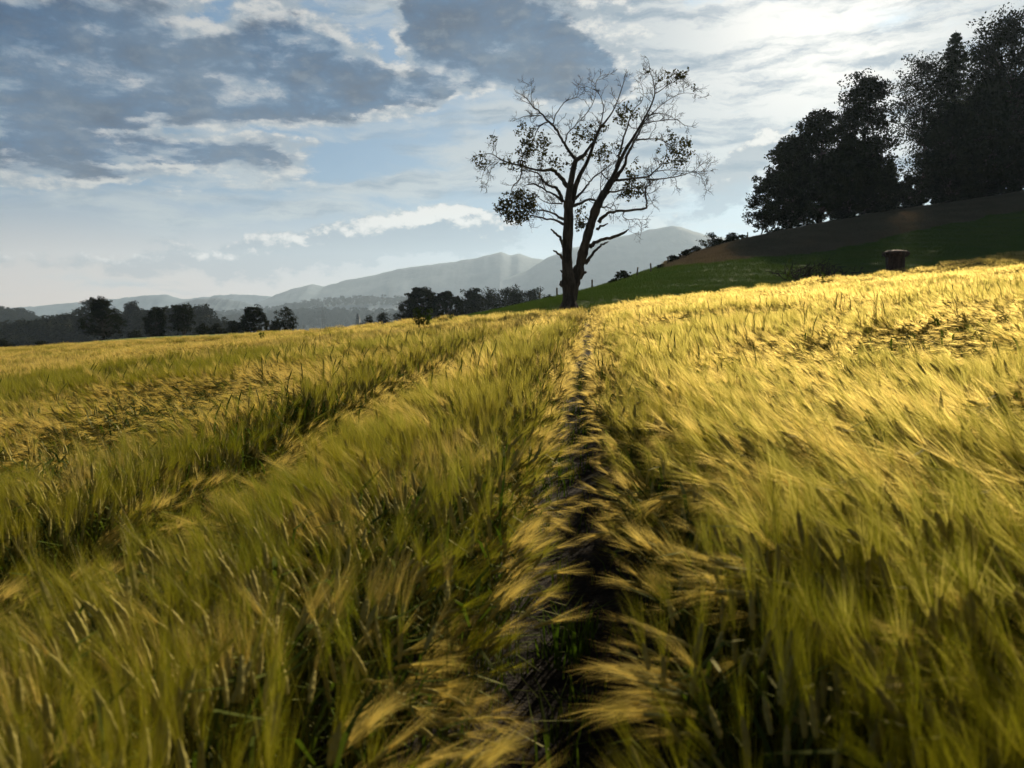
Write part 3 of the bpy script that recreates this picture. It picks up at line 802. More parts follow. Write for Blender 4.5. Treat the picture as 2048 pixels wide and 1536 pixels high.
def barley_tuft(seed, bend, lod):
    r = np.random.default_rng(seed)
    g = Geo()
    n_ear, rad = ((9, 0.10), (11, 0.13), (26, 0.30))[lod]
    n_awn, w_awn = ((34, 0.00042), (18, 0.0008), (10, 0.0022))[lod]
    for e in range(n_ear):
        bx, by = r.normal(size=2) * rad * 0.55
        az_ = r.normal() * (0.30 if bend > 0.4 else 0.7)
        bd = max(0.05, bend + r.normal() * 0.20)
        lean = 0.10 + 0.30 * bd * r.uniform(0.5, 1.0)
        L = r.uniform(0.60, 0.74)
        ca, sa = math.cos(az_), math.sin(az_)
        n = (9, 6, 5)[lod]
        s = np.linspace(0, 1, n)
        th = lean * s + bd * s ** 4
        d = np.stack([np.sin(th) * ca, np.sin(th) * sa, np.cos(th)], 1)
        step = L / (n - 1)
        p = np.vstack([[bx, by, 0], np.array([bx, by, 0]) + np.cumsum((d[:-1] + d[1:]) / 2 * step, 0)])
        if lod == 2: p, s = p[2:], s[2:]
        g.tube(p, np.linspace(0.0019, 0.0011, len(p)) * (1, 1.2, 1.6)[lod], 3, 1, cap=False)
        # ear
        th1 = th[-1] + bd * 0.12 + r.normal() * 0.05
        de = np.array((math.sin(th1) * ca, math.sin(th1) * sa, math.cos(th1)))
        th2 = th1 + bd * 0.22
        de2 = np.array((math.sin(th2) * ca, math.sin(th2) * sa, math.cos(th2)))
        Le = r.uniform(0.065, 0.09)
        m_ = (9, 5, 4)[lod]
        te = np.linspace(0, 1, m_)
        pe = p[-1] + te[:, None] * Le * (de * (1 - te[:, None] * 0.5) + de2 * te[:, None] * 0.5)
        prof = np.sin(np.pi * np.clip(te * 0.86 + 0.12, 0, 1)) ** 0.6
        bumps = 1 + (0.22 * (np.arange(m_) % 2) if lod == 0 else 0)
        g.tube(pe, 0.0062 * prof * bumps + 0.0008, (6, 4, 3)[lod], 3)
        # awns
        ta = r.uniform(0.0, 1.0, n_awn)
        P0 = p[-1] + ta[:, None] * Le * (de * 0.6 + de2 * 0.4)
        jit = r.normal(size=(n_awn, 3)) * (0.12, 0.13, 0.16)[lod]
        D0 = unit(de2 + jit)
        La = (r.uniform(0.13, 0.215, n_awn) * (1.0 - 0.15 * ta))[:, None]
        P1 = P0 + D0 * La * 0.5
        D1 = unit(D0 + np.array((0, 0, -0.10 * bd)) + r.normal(size=(n_awn, 3)) * 0.03)
        P2 = P1 + D1 * La * 0.5
        side = unit(np.cross(D0, r.normal(size=(n_awn, 3))))
        V, Q, T = ribbons(P0, P1, P2, np.full(n_awn, w_awn) * r.uniform(0.7, 1.3, n_awn), side)
        k = g.n
        g.add(V, Q, 0)
        g.F.append((T + k, 0))
        # leaves
        for q in range((3, 2, 1)[lod]):
            if r.uniform() > (0.6, 0.4, 0.35)[lod]: continue
            i = r.uniform(0.25, 0.85) if q else r.uniform(0.6, 0.95)
            st = np.array([np.interp(i, s if lod < 2 else np.linspace(s[0], 1, len(p)), p[:, j]) for j in range(3)])
            a = r.uniform(0, 6.28) if q else az_ + r.normal() * 1.0
            Ll = r.uniform(0.16, 0.30); el = r.uniform(0.5, 1.3)
            h = np.array((math.cos(a), math.sin(a), 0))
            m1 = st + (h * math.cos(el) + np.array((0, 0, math.sin(el)))) * Ll * 0.55
            e2 = el - r.uniform(0.4, 1.6)
            m2 = m1 + (h * math.cos(e2) + np.array((0, 0, math.sin(e2)))) * Ll * 0.5
            sd = np.array((-h[1], h[0], 0)) + r.normal(size=3) * 0.2
            w = r.uniform(0.004, 0.0075) * (1, 1.1, 1.6)[lod]
            V = np.array([st - sd * w * 0.5, st + sd * w * 0.5, m1 - sd * w, m1 + sd * w, (m1 + m2) / 2 - sd * w * 0.75, (m1 + m2) / 2 + sd * w * 0.75, m2])
            k = g.n
            g.add(V, [(0, 1, 3, 2), (2, 3, 5, 4)], 2)
            g.F.append((np.array([(4, 5, 6)]) + k, 2))
    return g

def grass_tuft(seed, n, h, rad, w, bendk, heads=False):
    r = np.random.default_rng(seed)
    g = Geo()
    b = np.c_[r.normal(size=(n, 2)) * rad * 0.6, np.zeros(n)]
    a = r.uniform(0, 6.28, n); hh = h * r.uniform(0.5, 1.15, n); k = bendk * r.uniform(0.2, 1.2, n)
    o = np.c_[np.cos(a), np.sin(a), np.zeros(n)]
    P1 = b + o * (hh * k * 0.25)[:, None] + np.c_[np.zeros((n, 2)), hh * 0.6]
    P2 = P1 + o * (hh * k * 0.6)[:, None] + np.c_[np.zeros((n, 2)), hh * (0.5 - 0.3 * k)]
    sd = np.c_[-np.sin(a), np.cos(a), np.zeros(n)]
    V, Q, T = ribbons(b, P1, P2, w * r.uniform(0.7, 1.4, n), sd)
    g.add(V, Q); g.F.append((T, 0))
    if heads:
        for i in range(0, n, 2):
            g.tube(np.array([P1[i], P2[i] * 0.4 + P1[i] * 0.6, P2[i]]), [w * 0.6, w * 2.6, w * 0.5], 3, 0, cap=False)
    return g

def scatter(name, meshes, X, Y, rot, scl, var, label, cat, Z=None):
    """one object: its points carry turned and scaled copies of the tufts"""
    coll = bpy.data.collections.new(name + '_tufts')
    for i, me in enumerate(meshes):
        coll.objects.link(bpy.data.objects.new('%s_tuft.%03d' % (name, i + 1), me))
    me = bpy.data.meshes.new(name)
    n = len(X)
    Z = ground(X, Y) if Z is None else Z
    me.vertices.add(n); me.vertices.foreach_set('co', np.stack([X, Y, Z], 1).astype(np.float32).ravel())
    a = me.attributes.new('turn', 'FLOAT_VECTOR', 'POINT'); a.data.foreach_set('vector', np.asarray(rot, np.float32).ravel())
    a = me.attributes.new('size', 'FLOAT_VECTOR', 'POINT'); a.data.foreach_set('vector', np.asarray(scl, np.float32).ravel())
    a = me.attributes.new('kind', 'INT', 'POINT'); a.data.foreach_set('value', np.asarray(var, np.int32))
    o = link(bpy.data.objects.new(name, me))
    for m_ in meshes[0].materials: me.materials.append(m_)
    ng = bpy.data.node_groups.new(name + '_scatter', 'GeometryNodeTree')
    ng.interface.new_socket('Geometry', in_out='INPUT', socket_type='NodeSocketGeometry')
    ng.interface.new_socket('Geometry', in_out='OUTPUT', socket_type='NodeSocketGeometry')
    G = NT(ng)
    gi = G.new('NodeGroupInput'); go = G.new('NodeGroupOutput')
    ci = G.new('GeometryNodeCollectionInfo'); ci.inputs['Collection'].default_value = coll
    ci.inputs['Separate Children'].default_value = True; ci.inputs['Reset Children'].default_value = True
    def named(t, nm):
        k = G.new('GeometryNodeInputNamedAttribute', data_type=t); k.inputs['Name'].default_value = nm
        return k.outputs[0]
    e2r = G.new('FunctionNodeEulerToRotation'); ng.links.new(named('FLOAT_VECTOR', 'turn'), e2r.inputs[0])
    ip = G.new('GeometryNodeInstanceOnPoints')
    ng.links.new(gi.outputs[0], ip.inputs['Points']); ng.links.new(ci.outputs[0], ip.inputs['Instance'])
    ip.inputs['Pick Instance'].default_value = True
    ng.links.new(named('INT', 'kind'), ip.inputs['Instance Index'])
    ng.links.new(e2r.outputs[0], ip.inputs['Rotation']); ng.links.new(named('FLOAT_VECTOR', 'size'), ip.inputs['Scale'])
    ng.links.new(ip.outputs[0], go.inputs[0])
    md = o.modifiers.new('scatter', 'NODES'); md.node_group = ng
    return tag(o, label, cat, kind='stuff')

def jitter_grid(x0, x1, y0, y1, step, r):
    x = np.arange(x0, x1, step); y = np.arange(y0, y1, step)
    X, Y = np.meshgrid(x, y)
    X = X.ravel() + r.uniform(-0.5, 0.5, X.size) * step; Y = Y.ravel() + r.uniform(-0.5, 0.5, Y.size) * step
    return X, Y

r = np.random.default_rng(5)
BENDS = (0.15, 0.5, 0.9, 1.3)
SEEDS = 4
tufts = [barley_tuft(100 * lod + 10 * b + s, BENDS[b], lod).mesh('barley_tuft', [M['green_awn' if (b == 0 and (lod < 2 or s < 2)) or (b == 1 and lod == 0 and s < 3) or (b == 1 and lod == 1 and s < 2) or (b == 2 and lod == 0 and s < 1) else 'awn'], M['stem'], M['blade'], M['ear']]) for lod in range(3) for b in range(4) for s in range(SEEDS)]

XS, YS, LOD = [], [], []
for lod, (r0, r1, step) in enumerate(((0.0, 5.5, 0.122), (5.5, 17.0, 0.155), (17.0, 75.0, 0.36))):
    X, Y = jitter_grid(-0.85 * r1 - 3, 0.85 * r1 + 3, -2.0 if lod == 0 else 0, r1, step, r)
    d = np.hypot(X, Y)
    ok = (d >= r0) & (d < r1) & (np.abs(X) < 0.80 * np.maximum(Y, 0) + 2.6) & in_barley(X, Y)
    X, Y = X[ok], Y[ok]
    # wheel tracks stay bare
    half = (0.30, 0.28, 0.26)[lod]
    off = track_off(X, Y)
    dt = off[:, None] - np.array(TRACKS)[None]
    dist = np.min(np.where(dt > 0, dt, -dt * 1.25), 1)      # the gap is a little wider on its right
    ok = dist > half
    XS.append(X[ok]); YS.append(Y[ok]); LOD.append(np.full(ok.sum(), lod))
X = np.concatenate(XS); Y = np.concatenate(YS); LOD = np.concatenate(LOD)
off = track_off(X, Y)
dd = off[:, None] - np.array(TRACKS)[None]
kk = np.argmin(np.abs(dd), 1); sd = dd[np.arange(len(dd)), kk]; dist = np.abs(sd)
# the wind: tufts lie over to the left, in gusty patches
f1 = fbm(X / 0.9 + 3, Y / 1.3, 41, 3); f2 = fbm(X / 3.2, Y / 4.5, 47, 2); f3 = fbm(X / 0.45, Y / 0.45, 53, 2)
ang = math.pi - 0.25 + 1.6 * (fbm(X / 2.2, Y / 2.2, 61, 3) - 0.5) + r.normal(size=len(X)) * 0.25
lay = 0.55 * f1 + 0.55 * f2 + 0.25 * f3 + r.normal(size=len(X)) * 0.05
q = np.argsort(np.argsort(lay)) / len(lay)
b = np.where(q < 0.22, 0, np.where(q < 0.46, 1, np.where(q < 0.74, 2, 3)))
# beside the tracks: on the left the crop stands up, and on both sides low ears lean into the gap
left_side = (sd < 0) & (dist < 0.64)
ang = np.where(left_side, math.pi / 2 + r.normal(size=len(X)) * 0.6, ang)
b = np.where(left_side, np.where(f3 < 0.56, 0, 1), np.where((sd < 0) & (dist < 0.8), np.minimum(b, 1), b))
right_side = (sd > 0) & (dist < 0.66)
ang = np.where(right_side, math.pi / 2 - 0.5 + r.normal(size=len(X)) * 0.6, ang)
b = np.where(right_side, np.where(f1 < 0.5, 0, 1), b)
edge = (dist < 0.50) & (r.uniform(size=len(X)) < 0.72)
tog = np.where(sd > 0, math.pi - 0.0975, -0.0975)
ang = np.where(edge, tog + r.normal(size=len(X)) * 0.30, ang)
b = np.where(edge, np.where(f3 < 0.62, 1, 2), b)
var = LOD * 4 * SEEDS + b * SEEDS + np.where(edge, r.integers(2, SEEDS, len(X)), r.integers(0, SEEDS, len(X)))
sc = 0.92 + np.where(LOD == 2, 0.16, 0.30) * (fbm(X / 1.6, Y / 1.6, 71, 3) - 0.5) + r.normal(size=len(X)) * 0.035
sc = sc * np.where(edge, r.uniform(0.56, 0.88, len(X)), 1.0) * np.where(LOD == 2, 0.94, 1.0) * np.where(right_side & ~edge, 0.93, 1.0)
rot = np.stack([r.normal(size=len(X)) * 0.04, r.normal(size=len(X)) * 0.04, ang], 1)
barley = scatter('barley', tufts, X, Y, rot, np.stack([sc, sc, sc], 1), var, 'ripening golden green barley bowed over by the wind', 'barley')

# grass on the slope behind the barley: green below, dry and tall above
gm = [grass_tuft(200 + k, 70, 0.24, 0.28, 0.0042, 0.9).mesh('slope_grass', [M['grass']]) for k in range(4)]
X, Y = jitter_grid(-60, 100, 30, 135, 0.32, r)
az_ = np.arctan2(X, Y); dist_ = np.hypot(X, Y)
vis = (~in_barley(X, Y)) & (np.abs(az_) < 0.72) & (dist_ < 132) & (az_ > -0.30 + 0.0 * X)
dryk = is_dry(X, Y)
ok = vis & ~dryk
rows = 0.5 + 0.5 * np.sin((X * 0.45 + Y * 1.0) * 2.1)      # faint mowing lines
keep = ok & (r.uniform(size=len(X)) < 0.72 + 0.28 * rows)
n = keep.sum(); s_ = (0.7 + 0.5 * fbm(X[keep] / 2.5, Y[keep] / 2.5, 81, 3)) * (0.75 + 0.35 * rows[keep])
scatter('slope_grass', gm, X[keep], Y[keep], np.stack([np.zeros(n), np.zeros(n), r.uniform(0, 6.28, n)], 1), np.stack([s_] * 3, 1), r.integers(0, 4, n), 'short green grass on the slope behind the barley', 'grass')
dm = [grass_tuft(230 + k, 40, 0.34, 0.26, 0.005, 0.8, True).mesh('dry_grass', [M['dry']]) for k in range(4)]
keep = vis & dryk
n = keep.sum(); s_ = 0.6 + 0.7 * fbm(X[keep] / 2.5, Y[keep] / 2.5, 83, 3)
scatter('dry_grass', dm, X[keep], Y[keep], np.stack([np.zeros(n), np.zeros(n), r.uniform(0, 6.28, n)], 1), np.stack([s_] * 3, 1), r.integers(0, 4, n), 'tall reddish dry grass along the top of the slope', 'grass')
# undergrowth in the wheel tracks
tm = [grass_tuft(260 + k, 16, 0.22, 0.10, 0.0045, 1.2).mesh('track_weeds', [M['blade']]) for k in range(4)]
X, Y = jitter_grid(-4, 4, 0.2, 14, 0.16, r)
o_ = track_off(X, Y)
keep = (np.min(np.abs(o_[:, None] - np.array(TRACKS)[None]), 1) < 0.2) & (r.uniform(size=len(X)) < 0.28)
n = keep.sum(); s_ = r.uniform(0.5, 1.2, n)
scatter('track_weeds', tm, X[keep], Y[keep], np.stack([np.zeros(n), np.zeros(n), r.uniform(0, 6.28, n)], 1), np.stack([s_] * 3, 1), r.integers(0, 4, n), 'sparse green weeds on the dark soil of the wheel track', 'weeds')

# ------------------------------------------------------------------ the bare old tree in the field
TY = 34.0
TB = at(1140, 611, TY)
tz0 = gz(TB[0], TY)
old = thing('old_tree', (TB[0], TY, tz0), 'old half bare tree with a forked trunk standing alone at the edge of the barley', 'tree')
SC = 550 / 1564.0
KM = SC / F_PX * TY                      # metres per unit of the traced outline
def tp(zx, zy, dep=0.0):
    """traced point -> point in the tree's own frame, dep metres further away"""
    p = at(900 + zx * SC, 100 + zy * SC, TY + dep)
    return p - np.array((TB[0], TY, tz0))

LIMBS = [  # (depth at start, depth at end, part, [(x, y, width), ...])
    # left stem and its limbs
    (0, -0.1, 't', [(676, 1520, 104), (677, 1450, 92), (678, 1400, 88), (676, 1340, 92), (672, 1280, 80), (667, 1230, 64), (666, 1150, 64), (670, 1060, 66), (674, 980, 64), (674, 910, 62), (672, 860, 58)]),
    (-0.1, -0.3, 't', [(672, 880, 52), (676, 820, 44), (686, 760, 40), (697, 700, 38), (708, 650, 34), (718, 622, 30)]),
    (0.1, -0.7, 't', [(690, 880, 40), (703, 820, 34), (716, 770, 30), (742, 705, 25), (776, 645, 22), (800, 585, 20), (818, 530, 18), (838, 480, 16), (858, 440, 14), (890, 400, 11), (928, 345, 8), (958, 275, 6), (985, 195, 4), (1003, 152, 2)]),
    (-0.3, 0.5, 't', [(718, 622, 28), (755, 600, 22), (790, 560, 17), (820, 515, 14), (838, 470, 11), (862, 400, 8), (872, 330, 6), (856, 262, 4), (812, 220, 3), (735, 196, 2)]),
    (-0.3, 0.9, 't', [(716, 625, 24), (690, 590, 19), (655, 540, 16), (630, 495, 15), (603, 450, 14), (562, 408, 12), (522, 362, 10), (478, 328, 8), (440, 280, 5), (395, 248, 3)]),
    (0.9, 1.2, 'b', [(520, 372, 6), (440, 374, 5), (372, 396, 2)]),
    (0.8, 1.4, 'b', [(565, 408, 9), (515, 428, 7), (490, 470, 6), (470, 520, 4), (440, 560, 3)]),
    (0.7, 0.2, 'b', [(585, 425, 8), (600, 370, 6), (630, 325, 5), (662, 288, 4), (730, 268, 2)]),
    (0.5, 1.1, 'b', [(470, 322, 5), (462, 270, 4), (466, 215, 3), (462, 198, 2)]),
    (-0.4, -1.0, 'b', [(655, 535, 9), (668, 480, 7), (700, 440, 6), (745, 395, 5), (795, 335, 4), (828, 260, 3), (832, 180, 3), (862, 146, 2), (910, 137, 1.5)]),
    (0.3, 1.3, 't', [(668, 775, 32), (640, 738, 26), (612, 705, 23), (580, 682, 20), (515, 686, 14), (450, 670, 12), (392, 655, 11), (330, 640, 9), (275, 615, 7), (240, 592, 5), (200, 590, 4), (150, 602, 2)]),
    (1.2, 1.4, 'b', [(275, 636, 5), (240, 668, 4), (225, 705, 3), (205, 785, 2)]),
    (1.2, 1.6, 'b', [(260, 630, 4), (200, 680, 3), (180, 735, 2), (182, 768, 1.5)]),
    (0.7, 1.0, 'b', [(410, 660, 8), (405, 705, 8), (388, 748, 8), (364, 766, 7), (350, 800, 6), (365, 850, 4), (385, 900, 3)]),
    (-0.3, -1.4, 't', [(642, 860, 26), (622, 815, 20), (600, 782, 18), (562, 770, 14), (527, 742, 12), (506, 704, 10), (462, 690, 7), (420, 672, 5)]),
    (-0.5, -1.1, 'b', [(640, 858, 16), (590, 822, 12), (535, 793, 9), (482, 764, 11), (432, 768, 4)]),
    (0.1, 0.6, 'b', [(640, 875, 9), (565, 872, 6), (520, 852, 5), (490, 822, 3)]),
    (0.0, 0.9, 'b', [(645, 962, 18), (596, 934, 12), (545, 915, 9), (495, 910, 7), (430, 900, 5), (370, 890, 3)]),
    (0.0, 0.7, 'b', [(645, 992, 18), (602, 966, 12), (535, 958, 10), (482, 945, 8), (420, 935, 5), (350, 930, 3)]),
    # right stem
    (0.1, 0.3, 't', [(690, 1420, 70), (703, 1340, 74), (722, 1280, 74), (740, 1220, 66), (757, 1150, 62), (776, 1080, 60), (796, 1010, 58), (815, 950, 56), (832, 900, 56), (856, 850, 52), (880, 808, 48), (906, 765, 42), (926, 725, 34), (946, 680, 28), (966, 635, 24), (987, 590, 22), (1010, 548, 21), (1036, 510, 19), (1060, 470, 17), (1086, 425, 15), (1112, 378, 13), (1140, 322, 11), (1160, 270, 9), (1164, 230, 7), (1155, 170, 5), (1140, 128, 4), (1132, 98, 2)]),
    (0.4, 1.0, 't', [(932, 730, 28), (966, 700, 22), (990, 655, 19), (1006, 605, 17), (1026, 560, 15), (1048, 515, 12), (1076, 468, 9), (1110, 402, 7), (1160, 350, 5), (1220, 300, 4), (1300, 252, 3), (1370, 246, 2), (1435, 268, 1.5)]),
    (0.2, -0.9, 't', [(946, 672, 17), (960, 610, 14), (972, 555, 12), (988, 500, 11), (1008, 440, 9), (1022, 390, 7), (1052, 330, 5), (1092, 290, 4), (1098, 230, 3), (1080, 185, 2)]),
    (0.3, 0.0, 'b', [(1164, 250, 6), (1205, 225, 5), (1250, 190, 4), (1310, 180, 3), (1350, 185, 2), (1388, 216, 1.5)]),
    (0.3, 0.9, 'b', [(1150, 175, 4), (1190, 150, 3), (1230, 125, 2), (1300, 140, 2), (1345, 175, 1.5)]),
    (0.3, -0.4, 'b', [(1136, 120, 3), (1110, 135, 2.5), (1078, 155, 2)]),
    (0.3, -0.8, 'b', [(1085, 425, 9), (1140, 410, 6), (1210, 400, 5), (1290, 398, 4), (1330, 425, 3), (1375, 436, 2)]),
    (0.3, 1.2, 'b', [(1034, 515, 10), (1085, 508, 8), (1140, 505, 6), (1200, 512, 5), (1255, 545, 4), (1300, 590, 3)]),
    (0.3, 1.0, 'b', [(1110, 380, 7), (1180, 360, 5), (1240, 370, 4), (1280, 395, 3)]),
    (0.2, -1.0, 'b', [(920, 750, 24), (965, 740, 15), (1010, 734, 13), (1080, 728, 11), (1130, 720, 10), (1165, 690, 8), (1205, 650, 6), (1225, 610, 4), (1235, 560, 3)]),
    (-0.9, -1.6, 'b', [(1122, 738, 10), (1200, 734, 7), (1300, 718, 6), (1385, 694, 4), (1430, 720, 3), (1458, 795, 2)]),
    (-1.0, -1.8, 'b', [(1165, 690, 6), (1250, 683, 4), (1345, 690, 3), (1420, 690, 2), (1480, 688, 1.5)]),
    (-1.4, -1.7, 'b', [(1385, 690, 3), (1430, 650, 2.5), (1470, 640, 1.5)]),
    (-1.2, -1.3, 'b', [(1190, 670, 4), (1188, 630, 3)]),
    (0.3, -0.6, 't', [(846, 980, 26), (870, 950, 20), (902, 924, 17), (960, 915, 15), (1040, 910, 14), (1095, 905, 13), (1120, 893, 12), (1117, 850, 10), (1112, 792, 9), (1130, 770, 8), (1150, 754, 6)]),
    (0.1, -0.3, 'b', [(1000, 912, 7), (980, 940, 5), (1010, 965, 4), (1070, 962, 3), (1090, 1010, 3), (1080, 1065, 1.5)]),
    (-0.4, -0.7, 'b', [(1112, 800, 5), (1140, 850, 4), (1155, 880, 2)]),
    (0.3, 0.6, 'b', [(870, 830, 20), (905, 812, 14), (960, 800, 10), (1010, 790, 7), (1060, 790, 4)]),
    (0.0, -0.5, 'b', [(700, 885, 22), (745, 868, 15), (790, 848, 13), (832, 858, 12)]),
    (0.1, 0.8, 'b', [(712, 848, 18), (750, 805, 13), (785, 765, 11), (812, 728, 9), (858, 695, 8), (905, 660, 6), (930, 645, 4)]),
    (0.4, 0.7, 'b', [(860, 690, 8), (880, 722, 8), (918, 746, 9)]),
    (0.3, -0.4, 'b', [(858, 892, 12), (895, 893, 8), (925, 908, 4)]),
    (0.2, 0.5, 'b', [(858, 830, 7), (856, 770, 5), (862, 700, 4), (855, 650, 3)]),
    (0.0, 0.3, 'b', [(795, 1000, 8), (760, 990, 6), (735, 960, 5), (745, 900, 3)]),
    # broken stubs
    (0, -0.4, 's', [(646, 1120, 28), (636, 1088, 20), (615, 1060, 16), (592, 1034, 13), (574, 1020, 9)]),
    (0, -0.3, 's', [(646, 1192, 26), (628, 1168, 15), (608, 1150, 13), (588, 1140, 8)]),
    (0.2, 0.9, 's', [(796, 1118, 32), (825, 1096, 23), (870, 1078, 20), (925, 1064, 20), (975, 1048, 18), (1000, 1032, 12), (1018, 1018, 4)]),
    (0.2, 0.5, 's', [(768, 1212, 30), (798, 1178, 18), (822, 1148, 16), (855, 1112, 13), (880, 1100, 12), (900, 1090, 5)]),
    (0.3, 0.7, 's', [(835, 1016, 18), (868, 998, 12), (898, 986, 6)]),
    (0.1, 0.2, 's', [(735, 1292, 40), (756, 1268, 26), (772, 1262, 14)]),
    (0.0, -0.1, 's', [(640, 1345, 28), (630, 1330, 14), (634, 1312, 8)]),
    (0.0, -0.1, 's', [(648, 1268, 24), (636, 1258, 12), (629, 1252, 6)]),
]
r = np.random.default_rng(91)
gT, gB, STUBS = Geo(), Geo(), []
STUB_LAB = ['upper short snapped stub on the left of the trunk', 'lower short snapped stub on the left of the trunk', 'long snapped limb on the right, the upper of two', 'snapped limb on the right, the lower of two',
            'small snapped stub on the right above the long limbs', 'knob of an old cut limb on the right', 'small bump of bark low on the left', 'small bump of bark on the left below the stubs']
twig_from = []
for d0, d1, part, pl in LIMBS:
    pl = np.array(pl, float)
    n0 = len(pl); n = max(5, n0 * 3)
    tt = np.linspace(0, n0 - 1, n)
    # smooth resampling (Catmull-Rom) of the traced limb
    i = np.clip(tt.astype(int), 0, n0 - 2); f = (tt - i)[:, None]
    p0 = pl[np.maximum(i - 1, 0)]; p1 = pl[i]; p2 = pl[i + 1]; p3 = pl[np.minimum(i + 2, n0 - 1)]
    q = 0.5 * (2 * p1 + (p2 - p0) * f + (2 * p0 - 5 * p1 + 4 * p2 - p3) * f ** 2 + (3 * p1 - p0 - 3 * p2 + p3) * f ** 3)
    q[:, 2] = np.maximum(q[:, 2], 1.2)
    k = np.linspace(0, 1, n)
    dep = d0 + (d1 - d0) * k
    if part != 't' or pl[0, 2] < 40:
        q[1:-1, :2] += r.normal(size=(n - 2, 2)) * np.minimum(q[1:-1, 2:3] * 0.16, 2.2)
    P_ = np.array([tp(a, b, c) for (a, b, _), c in zip(q, dep)])
    rad = q[:, 2] * KM * 0.5 * (0.88 if pl[0, 2] > 45 else 0.95)
    if part == 't' and pl[0, 2] > 60:
        rad *= 1 + 0.07 * r.normal(size=n)
    if part == 's':
        STUBS.append((Geo(), STUB_LAB[len(STUBS)]))
    (gT if part == 't' else STUBS[-1][0] if part == 's' else gB).tube(P_, rad, 12 if pl[0, 2] > 40 else 6)
    if part != 's':
        twig_from.append((P_, q[:, 2]))
# root flare
for a in np.linspace(0, 6.28, 8)[:-1]:
    c0 = tp(677, 1430); c1 = c0 + np.array((math.cos(a) * 0.42, math.sin(a) * 0.42, -0.42))
    gT.tube(np.array([c0 + (0, 0, 0.35), (c0 + c1) / 2 + (0, 0, 0.05), c1]), [0.12, 0.16, 0.10], 6)

# twigs: fine crooked side shoots on every thin limb
gW = Geo()
tips = []
def twig(p, d, L, w, lev):
    n = 6
    pts = [p]; d = unit(d)
    for k in range(n - 1):
        d = unit(d + r.normal(size=3) * 0.22 + np.array((0, 0, 0.06)))
        pts.append(pts[-1] + d * L / (n - 1))
    pts = np.array(pts)
    gW.tube(pts, np.linspace(w, max(w * 0.4, 0.0042), n), 3, cap=False)
    tips.append(pts[-1])
    if lev > 0:
        for k in range(int(r.integers(2, 4 + lev))):
            j = int(r.integers(1, n - 1))
            dd = unit(pts[j + 1] - pts[j]) + unit(r.normal(size=3) * (1, 0.7, 1)) * 0.9
            twig(pts[j], dd, L * r.uniform(0.35, 0.7), w * 0.6, lev - 1)
for P_, wz in twig_from:
    n = len(P_)
    for i in range(1, n):
        if wz[i] > 17: continue
        seg = np.linalg.norm(P_[i] - P_[i - 1])
        if r.uniform() < min(1.0, seg * 4.4):
            d = unit(P_[i] - P_[i - 1])
            dd = d * 0.55 + unit(r.normal(size=3) * (1, 0.8, 1)) + np.array((0, 0, 0.2))
            twig(P_[i], dd, r.uniform(0.3, 0.8) * (0.7 + 0.3 * wz[i] / 10), 0.015 if wz[i] > 5 else 0.011, 2 if wz[i] < 11 else 1)
    d = unit(P_[-1] - P_[-3])
    for k in range(3):
        twig(P_[-1], d + r.normal(size=3) * 0.5, r.uniform(0.15, 0.4), 0.009, 1)

# leaves that are left
CLUST = [(385, 890, 112, 92, 900, 'dense'), (375, 955, 60, 40, 240, 'dense'), (300, 890, 50, 40, 190, 'dense'), (440, 850, 60, 50, 260, 'dense'),
    (485, 545, 75, 95, 420, ''), (415, 590, 60, 60, 170, ''), (180, 630, 38, 50, 130, ''), (245, 520, 30, 28, 40, ''), (430, 470, 60, 50, 90, ''), (365, 650, 70, 35, 130, ''), (540, 500, 30, 40, 60, ''),
    (545, 630, 50, 50, 110, ''), (640, 655, 80, 45, 120, ''), (560, 720, 45, 40, 40, ''), (765, 480, 80, 55, 200, ''), (725, 570, 70, 50, 90, ''), (880, 605, 50, 38, 130, ''), (905, 560, 70, 28, 90, ''),
    (1010, 360, 55, 55, 210, ''), (965, 395, 40, 45, 80, ''), (1310, 570, 66, 80, 400, ''), (1230, 640, 26, 30, 60, ''), (1250, 480, 32, 26, 60, ''), (1330, 520, 40, 26, 60, ''), (1290, 650, 40, 18, 40, ''),
    (1250, 155, 90, 36, 120, ''), (1310, 150, 40, 25, 70, ''), (1360, 210, 30, 12, 22, ''), (1150, 130, 30, 30, 16, ''), (1045, 785, 62, 52, 270, ''), (1000, 820, 60, 30, 130, ''), (1040, 700, 42, 28, 120, ''),
    (750, 955, 46, 70, 150, ''), (735, 1012, 34, 18, 60, ''), (1055, 628, 16, 15, 20, ''), (850, 490, 45, 50, 70, ''), (820, 600, 40, 40, 50, ''), (880, 440, 40, 36, 40, ''), (1180, 540, 50, 40, 40, ''), (960, 560, 40, 40, 40, '')]
gL, gD = Geo(), Geo()
for zx, zy, rx, ry, n, kind in CLUST:
    # leaves come in sprays on small shoots
    ns = max(2, n // 9)
    a = r.uniform(0, 6.28, ns); k = np.sqrt(r.uniform(0, 1, ns))
    base_d = {True: 0.5, False: 0.0}[zx < 600] + (-0.7 if zx > 1180 and zy > 440 else 0)
    for j in range(ns):
        c = tp(zx + math.cos(a[j]) * k[j] * rx, zy + math.sin(a[j]) * k[j] * ry, base_d + r.normal() * 0.28)
        m_ = int(r.integers(6, 13))
        pts = c + r.normal(size=(m_, 3)) * 0.075
        (gD if kind == 'dense' else gL).leaves(pts, 0.115, 0, r, 0.5, 1.45)
        if r.uniform() < 0.6:
            gW.tube(np.array([c - r.normal(size=3) * 0.16, c, c + r.normal(size=3) * 0.08]), [0.006, 0.005, 0.003], 3, cap=False)
gT.build('trunk', M['bark'], old, smooth=True)
gB.build('branch', M['bark'], old, smooth=True)
for gs_, lab in STUBS:
    gs_.build('broken_branch', M['bark'], old, smooth=True)['label'] = lab
gW.build('twigs', M['dark_bark'], old)
gL.build('foliage', M['main_leaf'], old)
